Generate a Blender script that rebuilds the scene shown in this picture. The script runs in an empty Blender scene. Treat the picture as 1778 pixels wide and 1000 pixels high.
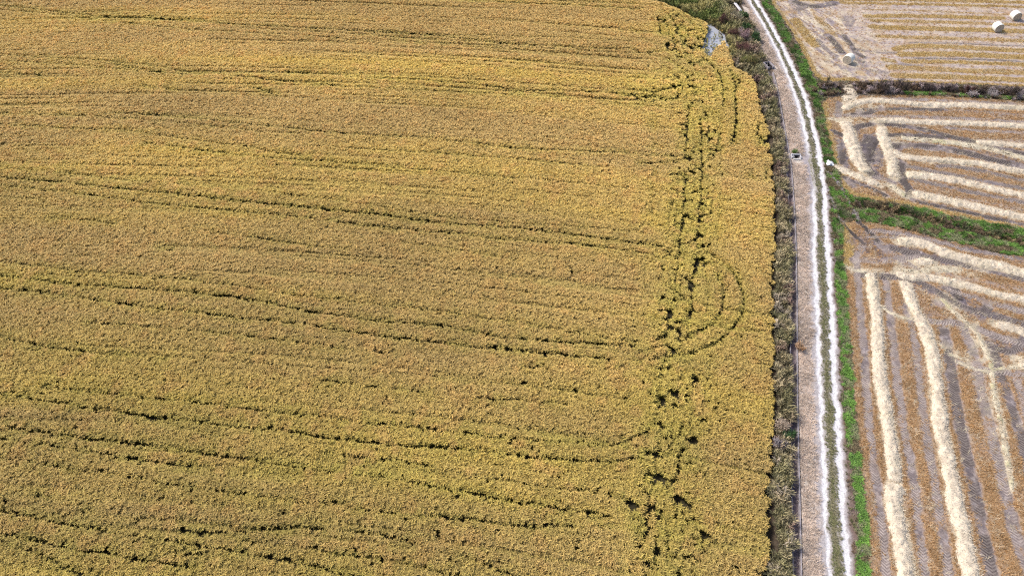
import bpy, math, random
import numpy as np
from mathutils import Vector
rng = np.random.default_rng(7); random.seed(7)
S = bpy.context.scene
# ---------------------------------------------------------------- camera
PITCH = math.radians(48.0); H = 57.8; F = 1185.0
cam = bpy.data.cameras.new('camera'); camo = bpy.data.objects.new('camera', cam)
S.collection.objects.link(camo); S.camera = camo
cam.lens = F/1778*36; cam.sensor_width = 36; cam.clip_start = 0.5; cam.clip_end = 5000
camo.location = (0, 0, H); camo.rotation_euler = (math.pi/2-PITCH, 0, 0)
# ---------------------------------------------------------------- sky and sun
SUN_EL, SUN_AZ = math.radians(47), math.radians(-62)      # azimuth from +Y towards +X: the sun stands to the upper left
w = bpy.data.worlds.new('World'); S.world = w; w.use_nodes = True
nt = w.node_tree; bg = nt.nodes['Background']; sky = nt.nodes.new('ShaderNodeTexSky')
sky.sky_type = 'NISHITA'; sky.sun_disc = False; sky.sun_elevation = SUN_EL; sky.sun_rotation = SUN_AZ
sky.air_density = 1.0; sky.dust_density = 3.0
nt.links.new(sky.outputs[0], bg.inputs[0]); bg.inputs[1].default_value = 0.10
sl = bpy.data.lights.new('sun', 'SUN'); sl.energy = 2.1; sl.angle = math.radians(13); sl.color = (1.0, 0.955, 0.89)
so = bpy.data.objects.new('sun', sl); S.collection.objects.link(so)
sd = Vector((math.sin(SUN_AZ)*math.cos(SUN_EL), math.cos(SUN_AZ)*math.cos(SUN_EL), math.sin(SUN_EL)))
so.rotation_euler = sd.to_track_quat('Z', 'Y').to_euler()
S.view_settings.view_transform = 'Standard'; S.view_settings.look = 'None'
S.view_settings.exposure = 0.65; S.view_settings.gamma = 1
S.render.engine = 'CYCLES'; S.cycles.use_denoising = False; S.cycles.max_bounces = 5
S.cycles.diffuse_bounces = 3; S.cycles.pixel_filter_type = 'BLACKMAN_HARRIS'; S.cycles.filter_width = 1.15

# ---------------------------------------------------------------- maths helpers
cp, sp = math.cos(PITCH), math.sin(PITCH)
def P(px, py, z=0.0):
    u = (px-889)/F; v = (py-500)/F
    dx, dy, dz = u, cp - v*sp, -sp - v*cp
    t = (z-H)/dz
    return np.array([dx*t, dy*t])
def extrap(w, px):
    w = [np.array(q, float) for q in w]
    if len(w) > 1:
        if px[-1][0] >= 1770 or px[-1][1] >= 990 or px[-1][1] <= 1:
            d = w[-1]-w[-2]; w.append(w[-1]+d/np.linalg.norm(d)*12)
        if px[0][0] <= 4 or px[0][1] <= 1 or px[0][1] >= 990:
            d = w[0]-w[1]; w.insert(0, w[0]+d/np.linalg.norm(d)*12)
    return w
def line(px, z=0.0, ext=True):
    w = [P(x, y, z) for x, y in px]
    return np.array(extrap(w, px) if ext else w)
def smooth(L, n=2):
    for _ in range(n):
        a, b = L[:-1]*0.75+L[1:]*0.25, L[:-1]*0.25+L[1:]*0.75
        L = np.vstack([L[:1], np.stack([a, b], 1).reshape(-1, 2), L[-1:]])
    return L
def resample(L, step):
    d = np.r_[0, np.cumsum(np.linalg.norm(np.diff(L, axis=0), axis=1))]
    n = max(2, int(d[-1]/step)+1); t = np.linspace(0, d[-1], n)
    return np.c_[np.interp(t, d, L[:, 0]), np.interp(t, d, L[:, 1])], t
def dist(X, Y, L, lim=3.0):
    """distance to polyline, side, arc length (only where within lim of its box)"""
    D = np.full(X.shape, 1e3); A = np.zeros(X.shape); acc = 0
    for a, b in zip(L[:-1], L[1:]):
        ln = np.linalg.norm(b-a)
        if ln < 1e-6: continue
        m = np.nonzero((X > min(a[0], b[0])-lim) & (X < max(a[0], b[0])+lim) & (Y > min(a[1], b[1])-lim) & (Y < max(a[1], b[1])+lim))
        if m[0].size:
            px, py = X[m]-a[0], Y[m]-a[1]; e = (b-a)/ln
            t = np.clip(px*e[0]+py*e[1], 0, ln)
            d = np.hypot(px-t*e[0], py-t*e[1])
            k = d < D[m]
            mm = tuple(q[k] for q in m); D[mm] = d[k]; A[mm] = acc+t[k]
        acc += ln
    return D, A
def inpoly(X, Y, poly):
    r = np.zeros(X.shape, bool); p = np.array(poly); n = len(p)
    m = (X > p[:, 0].min()) & (X < p[:, 0].max()) & (Y > p[:, 1].min()) & (Y < p[:, 1].max())
    x, y = X[m], Y[m]; q = np.zeros(x.shape, bool)
    for i in range(n):
        (x1, y1), (x2, y2) = p[i], p[(i+1) % n]
        if y1 == y2: continue
        c = ((y1 > y) != (y2 > y)) & (x < (x2-x1)*(y-y1)/(y2-y1)+x1)
        q ^= c
    r[m] = q; return r
LAT = rng.random((257, 257)).astype(np.float32)
def noise(X, Y, s, seed=0):
    u = X/s+seed*17.37+40; v = Y/s+seed*9.13+40
    iu = np.floor(u).astype(int); iv = np.floor(v).astype(int); fu = u-iu; fv = v-iv
    fu = fu*fu*(3-2*fu); fv = fv*fv*(3-2*fv); a = iu % 256; b = iv % 256
    return (LAT[a, b]*(1-fu)+LAT[a+1, b]*fu)*(1-fv)+(LAT[a, b+1]*(1-fu)+LAT[a+1, b+1]*fu)*fv
def fbm(X, Y, s, seed=0, o=3):
    r = 0; t = 0
    for k in range(o):
        r = r+noise(X, Y, s/2**k, seed+k*3)*0.6**k; t += 0.6**k
    return r/t
# ---------------------------------------------------------------- object helpers
def tag(o, label=None, cat=None, group=None, kind=None):
    if label: o['label'] = label
    if cat: o['category'] = cat
    if group: o['group'] = group
    if kind: o['kind'] = kind
    return o
def mesh_obj(name, V, Fc, mat, parent=None, cols=None, smooth_=False, link=True):
    """V (n,3); Fc either list of faces or (m,4)/(m,3) array"""
    me = bpy.data.meshes.new(name); V = np.asarray(V, np.float32)
    if isinstance(Fc, np.ndarray):
        k = Fc.shape[1]; me.vertices.add(len(V)); me.vertices.foreach_set('co', V.ravel())
        me.loops.add(Fc.size); me.loops.foreach_set('vertex_index', Fc.ravel().astype(np.int32))
        me.polygons.add(len(Fc)); me.polygons.foreach_set('loop_start', np.arange(0, Fc.size, k, dtype=np.int32))
        me.polygons.foreach_set('loop_total', np.full(len(Fc), k, np.int32)); me.update(calc_edges=True)
    else:
        me.from_pydata([tuple(map(float, v)) for v in V], [], [tuple(map(int, f)) for f in Fc]); me.update()
    if cols is not None:
        at = me.color_attributes.new('Col', 'FLOAT_COLOR', 'POINT')
        c = np.ones((len(V), 4), np.float32); c[:, :3] = cols; at.data.foreach_set('color', c.ravel())
    if smooth_: me.polygons.foreach_set('use_smooth', np.ones(len(me.polygons), bool))
    me.materials.append(mat); o = bpy.data.objects.new(name, me)
    if link: S.collection.objects.link(o)
    if parent is not None: o.parent = parent
    return o
def empty(name, loc, rz=0):
    o = bpy.data.objects.new(name, None); o.location = loc; o.rotation_euler = (0, 0, rz)
    o.empty_display_size = 0.3; S.collection.objects.link(o); return o
class MB:
    def __init__(s): s.v = []; s.f = []
    def box(s, c, d, rz=0.0, tilt=0.0):
        x, y, z = d[0]/2, d[1]/2, d[2]/2; n = len(s.v); ca, sa = math.cos(rz), math.sin(rz); ct, st = math.cos(tilt), math.sin(tilt)
        for i in (-1, 1):
            for j in (-1, 1):
                for k in (-1, 1):
                    a, b, e = i*x, j*y, k*z; a, e = a*ct+e*st, -a*st+e*ct
                    s.v.append((c[0]+a*ca-b*sa, c[1]+a*sa+b*ca, c[2]+e))
        s.f += [tuple(n+q for q in f) for f in ((0, 1, 3, 2), (4, 6, 7, 5), (0, 4, 5, 1), (2, 3, 7, 6), (0, 2, 6, 4), (1, 5, 7, 3))]
        return s
    def build(s, name, mat, parent=None, bev=0.015):
        o = mesh_obj(name, np.array(s.v), s.f, mat, parent)
        if bev:
            m = o.modifiers.new('bevel', 'BEVEL'); m.width = bev; m.segments = 2
        return o
def mat_base(name, rough=0.9):
    m = bpy.data.materials.new(name); m.use_nodes = True
    n = m.node_tree; b = n.nodes['Principled BSDF']; b.inputs['Roughness'].default_value = rough
    if 'Specular IOR Level' in b.inputs: b.inputs['Specular IOR Level'].default_value = 0.25
    return m, n, b
def mixc(n, mode, a, b, fac=1.0):
    m = n.nodes.new('ShaderNodeMix'); m.data_type = 'RGBA'; m.blend_type = mode; m.inputs[0].default_value = fac
    for i, q in ((6, a), (7, b)):
        if isinstance(q, tuple): m.inputs[i].default_value = (*q, 1)
        else: n.links.new(q, m.inputs[i])
    return m.outputs[2]
def noisec(n, scale, lo, hi, detail=4, coord='Object', dist_=0.0):
    tc = n.nodes.new('ShaderNodeTexCoord'); t = n.nodes.new('ShaderNodeTexNoise')
    t.inputs['Scale'].default_value = scale; t.inputs['Detail'].default_value = detail; t.inputs['Distortion'].default_value = dist_
    n.links.new(tc.outputs[coord], t.inputs['Vector'])
    r = n.nodes.new('ShaderNodeMapRange'); r.inputs[1].default_value = 0.3; r.inputs[2].default_value = 0.7
    r.inputs[3].default_value = lo; r.inputs[4].default_value = hi; n.links.new(t.outputs['Fac'], r.inputs[0])
    return r.outputs[0], t.outputs['Fac']
def mat_vcol(name, amp=0.35, scale=9.0, bump=0.0, bscale=12.0, rough=0.92, extra=None):
    """vertex colour broken up by a fine procedural noise"""
    m, n, b = mat_base(name, rough)
    a = n.nodes.new('ShaderNodeVertexColor'); a.layer_name = 'Col'
    f, _ = noisec(n, scale, 1-amp, 1+amp, 6)
    c = mixc(n, 'MULTIPLY', a.outputs[0], f)
    n.links.new(c, b.inputs['Base Color'])
    if bump:
        _, q = noisec(n, bscale, 0, 1, 8)
        bp = n.nodes.new('ShaderNodeBump'); bp.inputs['Strength'].default_value = bump; bp.inputs['Distance'].default_value = 0.06
        n.links.new(q, bp.inputs['Height']); n.links.new(bp.outputs[0], b.inputs['Normal'])
    return m
def mat_inst(name, rnd=0.25, rough=0.75, sub=0.0):
    """colour of the blade times the tint its plant carries, varied plant by plant"""
    m, n, b = mat_base(name, rough)
    a = n.nodes.new('ShaderNodeVertexColor'); a.layer_name = 'Col'
    t = n.nodes.new('ShaderNodeAttribute'); t.attribute_type = 'INSTANCER'; t.attribute_name = 'tint'
    c = mixc(n, 'MULTIPLY', a.outputs[0], t.outputs['Color'])
    n.links.new(c, b.inputs['Base Color'])
    return m
def mat_flat(name, col, amp=0.15, scale=6.0, rough=0.85, bump=0.0):
    m, n, b = mat_base(name, rough)
    f, q = noisec(n, scale, 1-amp, 1+amp, 6)
    n.links.new(mixc(n, 'MULTIPLY', col, f), b.inputs['Base Color'])
    if bump:
        bp = n.nodes.new('ShaderNodeBump'); bp.inputs['Strength'].default_value = bump; bp.inputs['Distance'].default_value = 0.03
        n.links.new(q, bp.inputs['Height']); n.links.new(bp.outputs[0], b.inputs['Normal'])
    return m

# ================================================================ LAYOUT, traced as ground lines
RUT_L = line([(1299,0),(1322,36),(1343,76),(1356,104),(1367,130),(1379,160),(1388,188),(1396,220),(1401,248),(1405,280),(1410,308),(1412,325),(1414,344),(1414,383),(1415,405),(1414,424),(1415,448),(1416,472),(1417,496),(1419,540),(1421,600),(1422,640),(1423,666),(1425,704),(1426,730),(1428,770),(1430,802),(1430,824),(1432,868),(1434,900),(1436,938),(1439,967),(1441,1000)])
RUT_R = line([(1312,0),(1332,32.5),(1354,73),(1370,105),(1385,137),(1394,160),(1404,190),(1412,224),(1420,256),(1424,285),(1428,309),(1432,345),(1433,376),(1434,405),(1437,436),(1439,472),(1440,496),(1443,550),(1445,600),(1448,640),(1450,680),(1453,715),(1455,760),(1458,813),(1461,842),(1463,872),(1465,903),(1467,934),(1470.5,967),(1474,1000)])
RUT_L, RUT_R = smooth(RUT_L), smooth(RUT_R)
CHAN = line([(1338,126),(1342,140),(1347,160),(1354,200),(1361,240),(1369,285),(1371,310),(1373,340),(1375.5,380),(1377,430),(1377.5,470),(1378,520),(1378,600),(1378,690),(1379.5,780),(1381,850),(1382,900),(1383,960),(1384,1000)])
RICE_EDGE_PX = [(1120,-4),(1160,6),(1178,14),(1196,24),(1215,32),(1240,42),(1255,52),(1264,76),(1268,100),(1275,116),(1291,120),(1306,131),(1314,150),(1320,176),(1327,200),(1332,230),(1337,262),(1341,300),(1344,330),(1347,380),(1344,430),(1342,480),(1341,520),(1343,580),(1344,640),(1345,690),(1341,740),(1342,780),(1336,830),(1335,870),(1341,915),(1338,960),(1334,1000)]
RICE_EDGE = line(RICE_EDGE_PX, 0.75)
RICE_POLY = [(-150, 5)]+[(-150, 140)]+[(RICE_EDGE[0][0]-6, 140)]+[tuple(q) for q in RICE_EDGE[::1]]+[(RICE_EDGE[-1][0], 5)]
VERGE_L = line([(1283,0),(1287,6),(1297,33),(1306,55),(1318,71),(1320,82),(1312,92),(1325,100),(1342,115),(1348,138),(1354,163),(1360,190),(1366,238),(1373,280),(1376,340),(1380,400),(1382,500),(1383,600),(1384,700),(1385,800),(1387,900),(1390,1000)])
FIELD1 = [(1335,-12),(1340,6),(1352,22),(1371,49),(1387,76),(1400,105),(1412,127),(1424,141),(1500,142),(1547,142),(1629,145),(1778,151),(1960,155),(1960,2),(1600,-6)]
FIELD2 = [(1427,178),(1440,172),(1452,168),(1484,168),(1580,166),(1604,166),(1778,176),(1960,180),(1960,412),(1778,399),(1708,385),(1627,369),(1560,354),(1519,346),(1476,339),(1464,323),(1456,290),(1444,262),(1436,232),(1430,204)]
FIELD3 = [(1461,388),(1475,384),(1495,386),(1530,389),(1560,394),(1627,413),(1680,425),(1722,437),(1778,445),(1960,455),(1960,1060),(1512,1060),(1508,1000),(1507,936),(1500,856),(1492,776),(1484,700),(1480,622),(1473,544),(1468,500),(1466,470),(1461,424)]
poly = lambda pp, z=0: [tuple(P(x, y, z)) for x, y in pp]
GREEN_R = line([(1328,0),(1340,20),(1356,48),(1370,74),(1388,100),(1400,130),(1413,160),(1422,180),(1428,215),(1436,245),(1440,280),(1446,310),(1452,340),(1454,388),(1458,448),(1461,520),(1467,600),(1472,680),(1480,760),(1486,800),(1493,850),(1498,912),(1500,1000)])
BARE_R = line([(1436,390),(1443,430),(1448,500),(1455,600),(1461,680),(1469,780),(1476,850),(1482,920),(1488,1000)])
DITCH12 = line([(1424,158),(1470,155),(1500,154),(1560,155),(1620,158),(1700,163),(1778,165)])
DITCH12_G = line([(1425,160),(1450,157)]); DITCH12_G2 = line([(1575,161),(1640,161),(1700,166),(1778,170)])
DITCH23 = line([(1480,360),(1510,362),(1573,374),(1654,396),(1735,418),(1778,428)])
BAND23 = poly([(1440,300),(1452,305),(1466,330),(1476,340),(1519,346),(1560,354),(1627,369),(1708,385),(1778,399),(1960,412),(1960,455),(1778,445),(1722,437),(1680,425),(1627,413),(1560,394),(1530,389),(1495,386),(1475,384),(1461,388),(1448,380),(1440,340)])
BROWN23 = line([(1490,357),(1540,364),(1573,371),(1654,393),(1735,412),(1778,422)])
CROSS = [line([(1438,299),(1452,315),(1465,335),(1478,358),(1492,385)], 0, False), line([(1436,330),(1445,350),(1454,374),(1464,390)], 0, False)]
POND = [tuple(P(x, y, z)) for x, y, z in [(1226,42,0),(1234,40,0),(1243,50,0),(1253,60,0),(1259,71,.4),(1252,77,.8),(1246,80,.8),(1241,88,.8),(1237,96,.8),(1228,99,.8),(1221,92,.6),(1223,82,.4),(1217,78,.4),(1217,72,.2),(1225,66,0),(1225,54,0)]]

# wheel marks pressed into the mud of the stubble fields: (pixels, width in metres, strength)
TRACKS = [
 ([(1487,440),(1489,476),(1494,544),(1500,596),(1503,648),(1506,690),(1513,760),(1520,824),(1528,872),(1532,920),(1540,1000)], .72, 1),
 ([(1538,487),(1545,544),(1551,596),(1558,648),(1563,700),(1572,760),(1585,824),(1592,872),(1598,936),(1606,1000)], .75, 1),
 ([(1573,528),(1584,570),(1591,609),(1597,661),(1600,690),(1608,744),(1617,808),(1627,856),(1634,904),(1648,1000)], .75, .8),
 ([(1638,570),(1646,609),(1654,648),(1659,690),(1668,744),(1684,808),(1697,872),(1710,936),(1723,1000)], .95, 1.2),
 ([(1672,570),(1690,609),(1700,661),(1708,700),(1720,744),(1736,808),(1749,872),(1762,920),(1778,968),(1790,1000)], 1.15, .9),
 ([(1727,610),(1737,648),(1750,680),(1764,728),(1778,776),(1795,830)], .9, 1.1),
 ([(1766,660),(1790,740)], .8, .8),
 ([(1482,452),(1510,451),(1542,453),(1575,447),(1600,445)], 1.0, .9),
 ([(1599,446),(1620,448),(1646,452),(1685,463),(1724,471),(1778,484)], 1.1, 1.2),
 ([(1490,477),(1530,479),(1560,481),(1594,489),(1620,502),(1654,523),(1685,539),(1724,547),(1778,562)], 1.1, 1.1),
 ([(1600,470),(1650,478),(1700,488),(1778,503)], .8, .5),
 ([(1640,500),(1700,520),(1778,541)], .8, .9),
 ([(1690,566),(1724,583),(1778,597)], .9, 1),
 ([(1715,598),(1740,609),(1762,611),(1778,590)], 1.0, 1.2),
 ([(1717,532),(1708,545)], 1.2, 1.4), ([(1657,500),(1666,520)], 1.2, 1.3),
 ([(1508,401),(1540,402),(1573,407),(1640,423),(1675,434),(1708,437),(1778,452)], .8, 1),
 ([(1505,412),(1540,412),(1560,414)], .6, .8),
 ([(1464,389),(1475,401),(1488,413),(1502,425)], .6, 1.5), ([(1490,385),(1503,396),(1515,408),(1527,421)], .75, 1.6),
 ([(1500,425),(1490,440),(1485,460)], 1.0, .7), ([(1525,420),(1545,440),(1570,455),(1595,470)], 1.2, .8),
 ([(1545,430),(1570,437),(1598,440)], 1.2, 1.2),
 ([(1605,555),(1630,560),(1660,558),(1675,566)], .8, .9), ([(1620,525),(1640,527)], 1.0, .8),
 ([(1660,628),(1700,640),(1735,645),(1778,650)], .8, .7),
 # middle field
 ([(1498,190),(1524,191),(1560,189),(1600,190),(1640,191)], .9, 1.1), ([(1640,191),(1710,194),(1778,200)], .6, .6),
 ([(1478,199),(1500,198),(1518,194),(1530,186)], .9, 1.1),
 ([(1450,200),(1500,202),(1560,203),(1640,205),(1710,208),(1778,213)], .9, .8),
 ([(1482,224),(1497,218),(1520,214),(1545,217),(1573,219),(1613,227),(1654,239),(1695,246),(1735,258),(1778,267)], 1.15, 1.2),
 ([(1640,222),(1710,228),(1778,231)], .8, .8), ([(1700,243),(1778,246)], .7, .6),
 ([(1505,238),(1520,235),(1540,235),(1573,235),(1613,237),(1640,240)], 1.0, 1.2),
 ([(1543,254),(1586,253),(1640,258),(1681,266),(1722,277),(1778,290)], 1.5, 1.2),
 ([(1630,288),(1668,290),(1722,301),(1778,314)], .9, 1), 
 ([(1570,288),(1613,297),(1668,306),(1735,320),(1778,329)], .9, 1),
 ([(1578,310),(1613,318),(1654,327),(1708,338),(1778,352)], .9, 1),
 ([(1589,349),(1640,361),(1695,372),(1778,391)], .8, 1.1), ([(1600,335),(1680,345),(1778,366)], .6, .6),
 ([(1457,180),(1456,202)], 1.2, 1), ([(1492,190),(1492,200)], 1.0, .8),
 ([(1462,247),(1463,268),(1467,290)], 1.2, 1.1), ([(1446,227),(1456,232),(1466,236)], 1.0, 1.2),
 ([(1530,234),(1512,240),(1501,252),(1498,270),(1503,290),(1515,305)], 1.6, 1.1),
 ([(1524,240),(1513,250),(1510,265),(1511,280)], 1.5, 1.3), ([(1528,262),(1520,278)], 1.4, 1),
 ([(1564,282),(1565,300),(1570,318),(1580,330),(1581,343)], 1.4, 1.2),
 ([(1462,307),(1492,320),(1516,328),(1540,341)], .8, 1.1), ([(1470,310),(1480,322)], 1.2, .7),
 ([(1515,305),(1535,312),(1552,316)], 1.2, .7),
 ([(1500,174),(1540,172),(1600,173),(1680,177),(1778,182)], .9, .8),
 # far field
 ([(1378,2),(1395,10),(1420,12),(1450,6)], 1.6, 1.1), ([(1385,18),(1400,10)], 1.2, 1),
 ([(1438,62),(1450,75),(1462,92)], 1.3, 1.1), ([(1466,62),(1475,75),(1486,90),(1500,100)], 1.1, 1.1),
 ([(1420,70),(1437,88),(1452,98)], 1.0, .9), ([(1486,85),(1520,92),(1556,92)], .7, .8),
 ([(1466,35),(1480,30),(1474,45)], 1.2, .8), ([(1590,102),(1640,102),(1720,104),(1778,108)], .6, .9),
 ([(1580,75),(1650,75),(1778,81)], .6, .7), ([(1560,112),(1600,114)], .7, .7), ([(1484,103),(1500,108)], .9, 1),
 ([(1438,108),(1470,118),(1500,122),(1540,127)], 1.0, .5),
]
GOLD_BANDS = [([(1440,0),(1560,0),(1778,5)], .8, 1), ([(1440,5),(1530,7),(1640,9),(1778,13)], .6, 1), ([(1500,17),(1600,19),(1700,24),(1778,27)], .4, .6),
 ([(1503,29),(1560,28),(1648,30),(1740,32)], .8, 1.1), ([(1515,36),(1629,39),(1778,44)], .7, .8), ([(1516,48),(1629,51),(1778,55)], .95, 1.2),
 ([(1526,64),(1648,67),(1778,72)], .75, .8), ([(1556,86),(1575,82),(1600,80),(1648,82),(1778,89)], .85, 1.1), ([(1562,95),(1648,94.5),(1778,100)], .95, 1.3),
 ([(1570,107),(1648,108),(1778,113)], .7, 1.2), ([(1545,117),(1629,121),(1778,127)], .9, .8), ([(1553,132),(1648,134),(1778,140)], .9, 1.1),
 ([(1503,141),(1629,144),(1778,150)], .5, 1.3), ([(1334,-2),(1341,7),(1354,26),(1373,53),(1389,79),(1402,107),(1412,127),(1426,139),(1460,140),(1485,140)], .9, 1.4),
 ([(1380,36),(1398,59),(1415,78)], 1.1, 1), ([(1420,33),(1438,50),(1446,62)], .9, .6), ([(1535,104),(1550,107)], .7, 1.2), ([(1350,30),(1372,62)], .5, .6)]
# windrows: pixels, width m, height m, label
WIND = [
 ([(1509,474),(1512,487),(1517,518),(1523,557),(1525,596),(1527,635),(1531,680),(1541,735),(1550,790),(1553,836)], 1.25, .42, 'long pale straw windrow nearest the gravel track, upper length before the small break'),
 ([(1553,839),(1552,872),(1559,904),(1566,940),(1575,1000)], 1.35, .42, 'pale straw windrow nearest the gravel track, lower length below the small break'),
 ([(1570,489),(1575,505),(1580,520),(1591,544),(1606,570),(1618,609),(1623,648),(1627,690),(1633,744),(1646,808),(1659,872),(1673,936),(1688,1000)], 1.3, .4, 'long pale straw windrow, second from the gravel track in the nearest field'),
 ([(1636,518),(1648,534),(1660,546),(1680,560),(1697,580),(1709,605),(1722,632),(1722,660),(1731,705),(1743,760),(1750,800),(1757,850)], .5, .13, 'thin broken straw row with greenish patches, third from the track'),
 ([(1558,419),(1580,420),(1604,423),(1622,431),(1641,440),(1659,445),(1698,456),(1737,463),(1778,474)], 1.45, .38, 'wide straw windrow running beside the green ditch in the nearest field'),
 ([(1588,456),(1604,453),(1620,455)], 1.1, .28, 'short straw heap between two muddy wheel marks in the nearest field'),
 ([(1560,468),(1580,472),(1600,476),(1615,466),(1640,467),(1662,468)], 1.0, .14, 'thin flattened straw patch above the middle straw windrow of the nearest field'),
 ([(1556,476),(1580,482),(1605,482),(1625,484),(1662,492),(1698,502),(1737,513),(1778,521)], 1.15, .34, 'straw windrow crossing to the right above the dark mud smudges'),
 ([(1729,563),(1750,568),(1778,577)], 1.15, .34, 'short straw windrow at the right edge among orange stubble strips'),
 ([(1768,628),(1778,632),(1792,634)], 1.6, .34, 'cut off straw heap at the right edge of the nearest field'),
 ([(1465,462),(1473,465),(1482,470),(1495,470),(1508,474)], .55, .16, 'thin straw streak reaching the green verge at the left edge of the nearest field'),
 ([(1529,531),(1545,543),(1568,552),(1580,553),(1594,557)], .4, .12, 'thin straw streak linking the two long windrows'),
 ([(1636,600),(1643,614),(1660,618),(1677,625)], .42, .12, 'upper thin straw streak right of the second long windrow'),
 ([(1658,627),(1672,632),(1690,640),(1712,645),(1740,640),(1766,636)], .45, .12, 'lower thin straw streak running on to the heap at the right edge'),
 ([(1463,190),(1480,182),(1495,177),(1520,174),(1546,177),(1591,182),(1640,183),(1708,185),(1778,188)], 1.2, .36, 'farthest straw windrow of the middle field, just below the bushy ditch'),
 ([(1522,210),(1560,210),(1600,213),(1681,215),(1778,220)], 1.15, .36, 'straight straw windrow, second from the bushy ditch in the middle field'),
 ([(1564,240),(1585,242),(1622,245),(1668,250),(1708,257),(1749,267),(1778,275)], 1.0, .22, 'ragged straw windrow crossed by blue grey wheel marks in the middle field'),
 ([(1695,247),(1730,250),(1778,254)], 1.0, .3, 'short straw windrow at the right edge above the crossing wheel marks'),
 ([(1549,265),(1560,269),(1573,274),(1613,278),(1654,280),(1695,284),(1735,292),(1778,300)], 1.25, .38, 'curved straw windrow starting from the lower end of the short upright row'),
 ([(1573,303),(1600,305),(1627,308),(1681,318),(1735,331),(1778,340)], 1.3, .38, 'straw windrow, second from the green ditch in the middle field'),
 ([(1584,337),(1627,345),(1681,357),(1735,369),(1778,378)], 1.35, .38, 'straw windrow nearest the green ditch in the middle field'),
 ([(1441,207),(1452,209),(1462,214)], .6, .16, 'thin straw tail reaching the green verge beside the crosswise row'),
 ([(1468,212),(1474,228),(1477,243),(1483,262),(1490,280),(1505,300)], 1.75, .4, 'thick crosswise straw windrow at the left end of the middle field'),
 ([(1530,222),(1533,239),(1539,255),(1545,270),(1550,290),(1553,308)], 1.45, .34, 'shorter crosswise straw windrow right of the thick one in the middle field'),
 ([(1545,322),(1558,330),(1572,342)], 1.1, .2, 'small straw patch under the shorter crosswise windrow'),
 ([(1447,289),(1458,294),(1470,299),(1497,310),(1525,321)], 1.15, .34, 'slanting straw windrow starting at the crumpled white sack'),
 ([(1475,153),(1476,165),(1473,178)], 1.7, .2, 'pale straw spread as a crossing over the ditch between two fields'),
]
# straw litter smears coloured on the soil
TRACKS = [(a, b*(1.2 if a[0][1] > 430 and b < 1 else 1), c) for a, b, c in TRACKS]
SMEAR = [([(1500,232),(1512,262),(1520,300)], 2.6, .8), ([(1535,232),(1560,262),(1575,300)], 2.0, .5), ([(1460,235),(1462,262),(1472,300)], 1.8, .7), ([(1600,230),(1680,252),(1778,280)], 2.2, .6), ([(1560,192),(1660,194),(1778,202)], 1.3, .5), ([(1590,292),(1690,310),(1778,330)], 1.4, .5), ([(1600,350),(1700,372),(1778,388)], 1.0, .5),
 ([(1490,420),(1530,440),(1600,446),(1640,450)], 3.2, .6), ([(1580,490),(1650,512),(1700,545),(1778,575)], 2.6, .65), ([(1650,500),(1672,528)], 1.8, .9), ([(1720,600),(1778,600)], 2.2, .6), ([(1500,402),(1600,408),(1700,436),(1778,452)], 1.6, .6), ([(1570,540),(1660,560)], 1.6, .4)]
LITTER = [([(1575,455),(1600,470),(1650,476)], 1.6, .7), ([(1595,500),(1640,530)], .9, .6), ([(1560,560),(1610,556),(1640,566)], .8, .7), ([(1690,590),(1700,640),(1715,700),(1735,770),(1752,830)], 1.2, .55), ([(1640,640),(1690,650)], .8, .5), ([(1590,260),(1640,262),(1700,275)], .6, .5), ([(1500,215),(1530,214)], 1.2, .6), ([(1512,300),(1540,330)], 1.4, .6), ([(1460,205),(1530,206)], .9, .5), ([(1608,690),(1625,790),(1650,900),(1662,1000)], .35, .4), ([(1580,690),(1600,790),(1625,900),(1630,1000)], .3, .35), ([(1714,690),(1745,800),(1790,900)], .3, .5), ([(1560,462),(1640,478),(1700,470)], 2.0, .6), ([(1640,520),(1680,560),(1700,590),(1722,640)], 2.0, .8), ([(1470,465),(1540,474)], 1.4, .8), ([(1636,600),(1700,640)], 1.6, .6),
 ([(1520,210),(1480,205),(1462,215)], 1.8, .8), ([(1560,250),(1545,235)], 1.6, .7), ([(1455,262),(1450,240)], 1.0, .5), ([(1500,300),(1560,335)], 1.6, .6), ([(1470,190),(1520,180)], 2.2, .7),
 ([(1533,540),(1600,560),(1660,558),(1690,575)], 1.0, .7), ([(1690,655),(1720,700)], 1.0, .5), ([(1475,150),(1474,185)], 1.8, 1), ([(1345,12),(1362,40),(1400,80),(1440,118)], 1.0, .8), ([(1392,25),(1430,48),(1480,62),(1530,92)], 1.0, .9), ([(1430,95),(1455,120),(1500,136)], 1.3, .9), ([(1470,72),(1530,98),(1566,122)], 1.1, .8), ([(1440,20),(1520,26),(1560,22)], 1.0, .7), ([(1505,45),(1512,62),(1545,90)], 1.0, .8), ([(1390,70),(1420,112),(1470,134)], .8, .7)]

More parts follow.
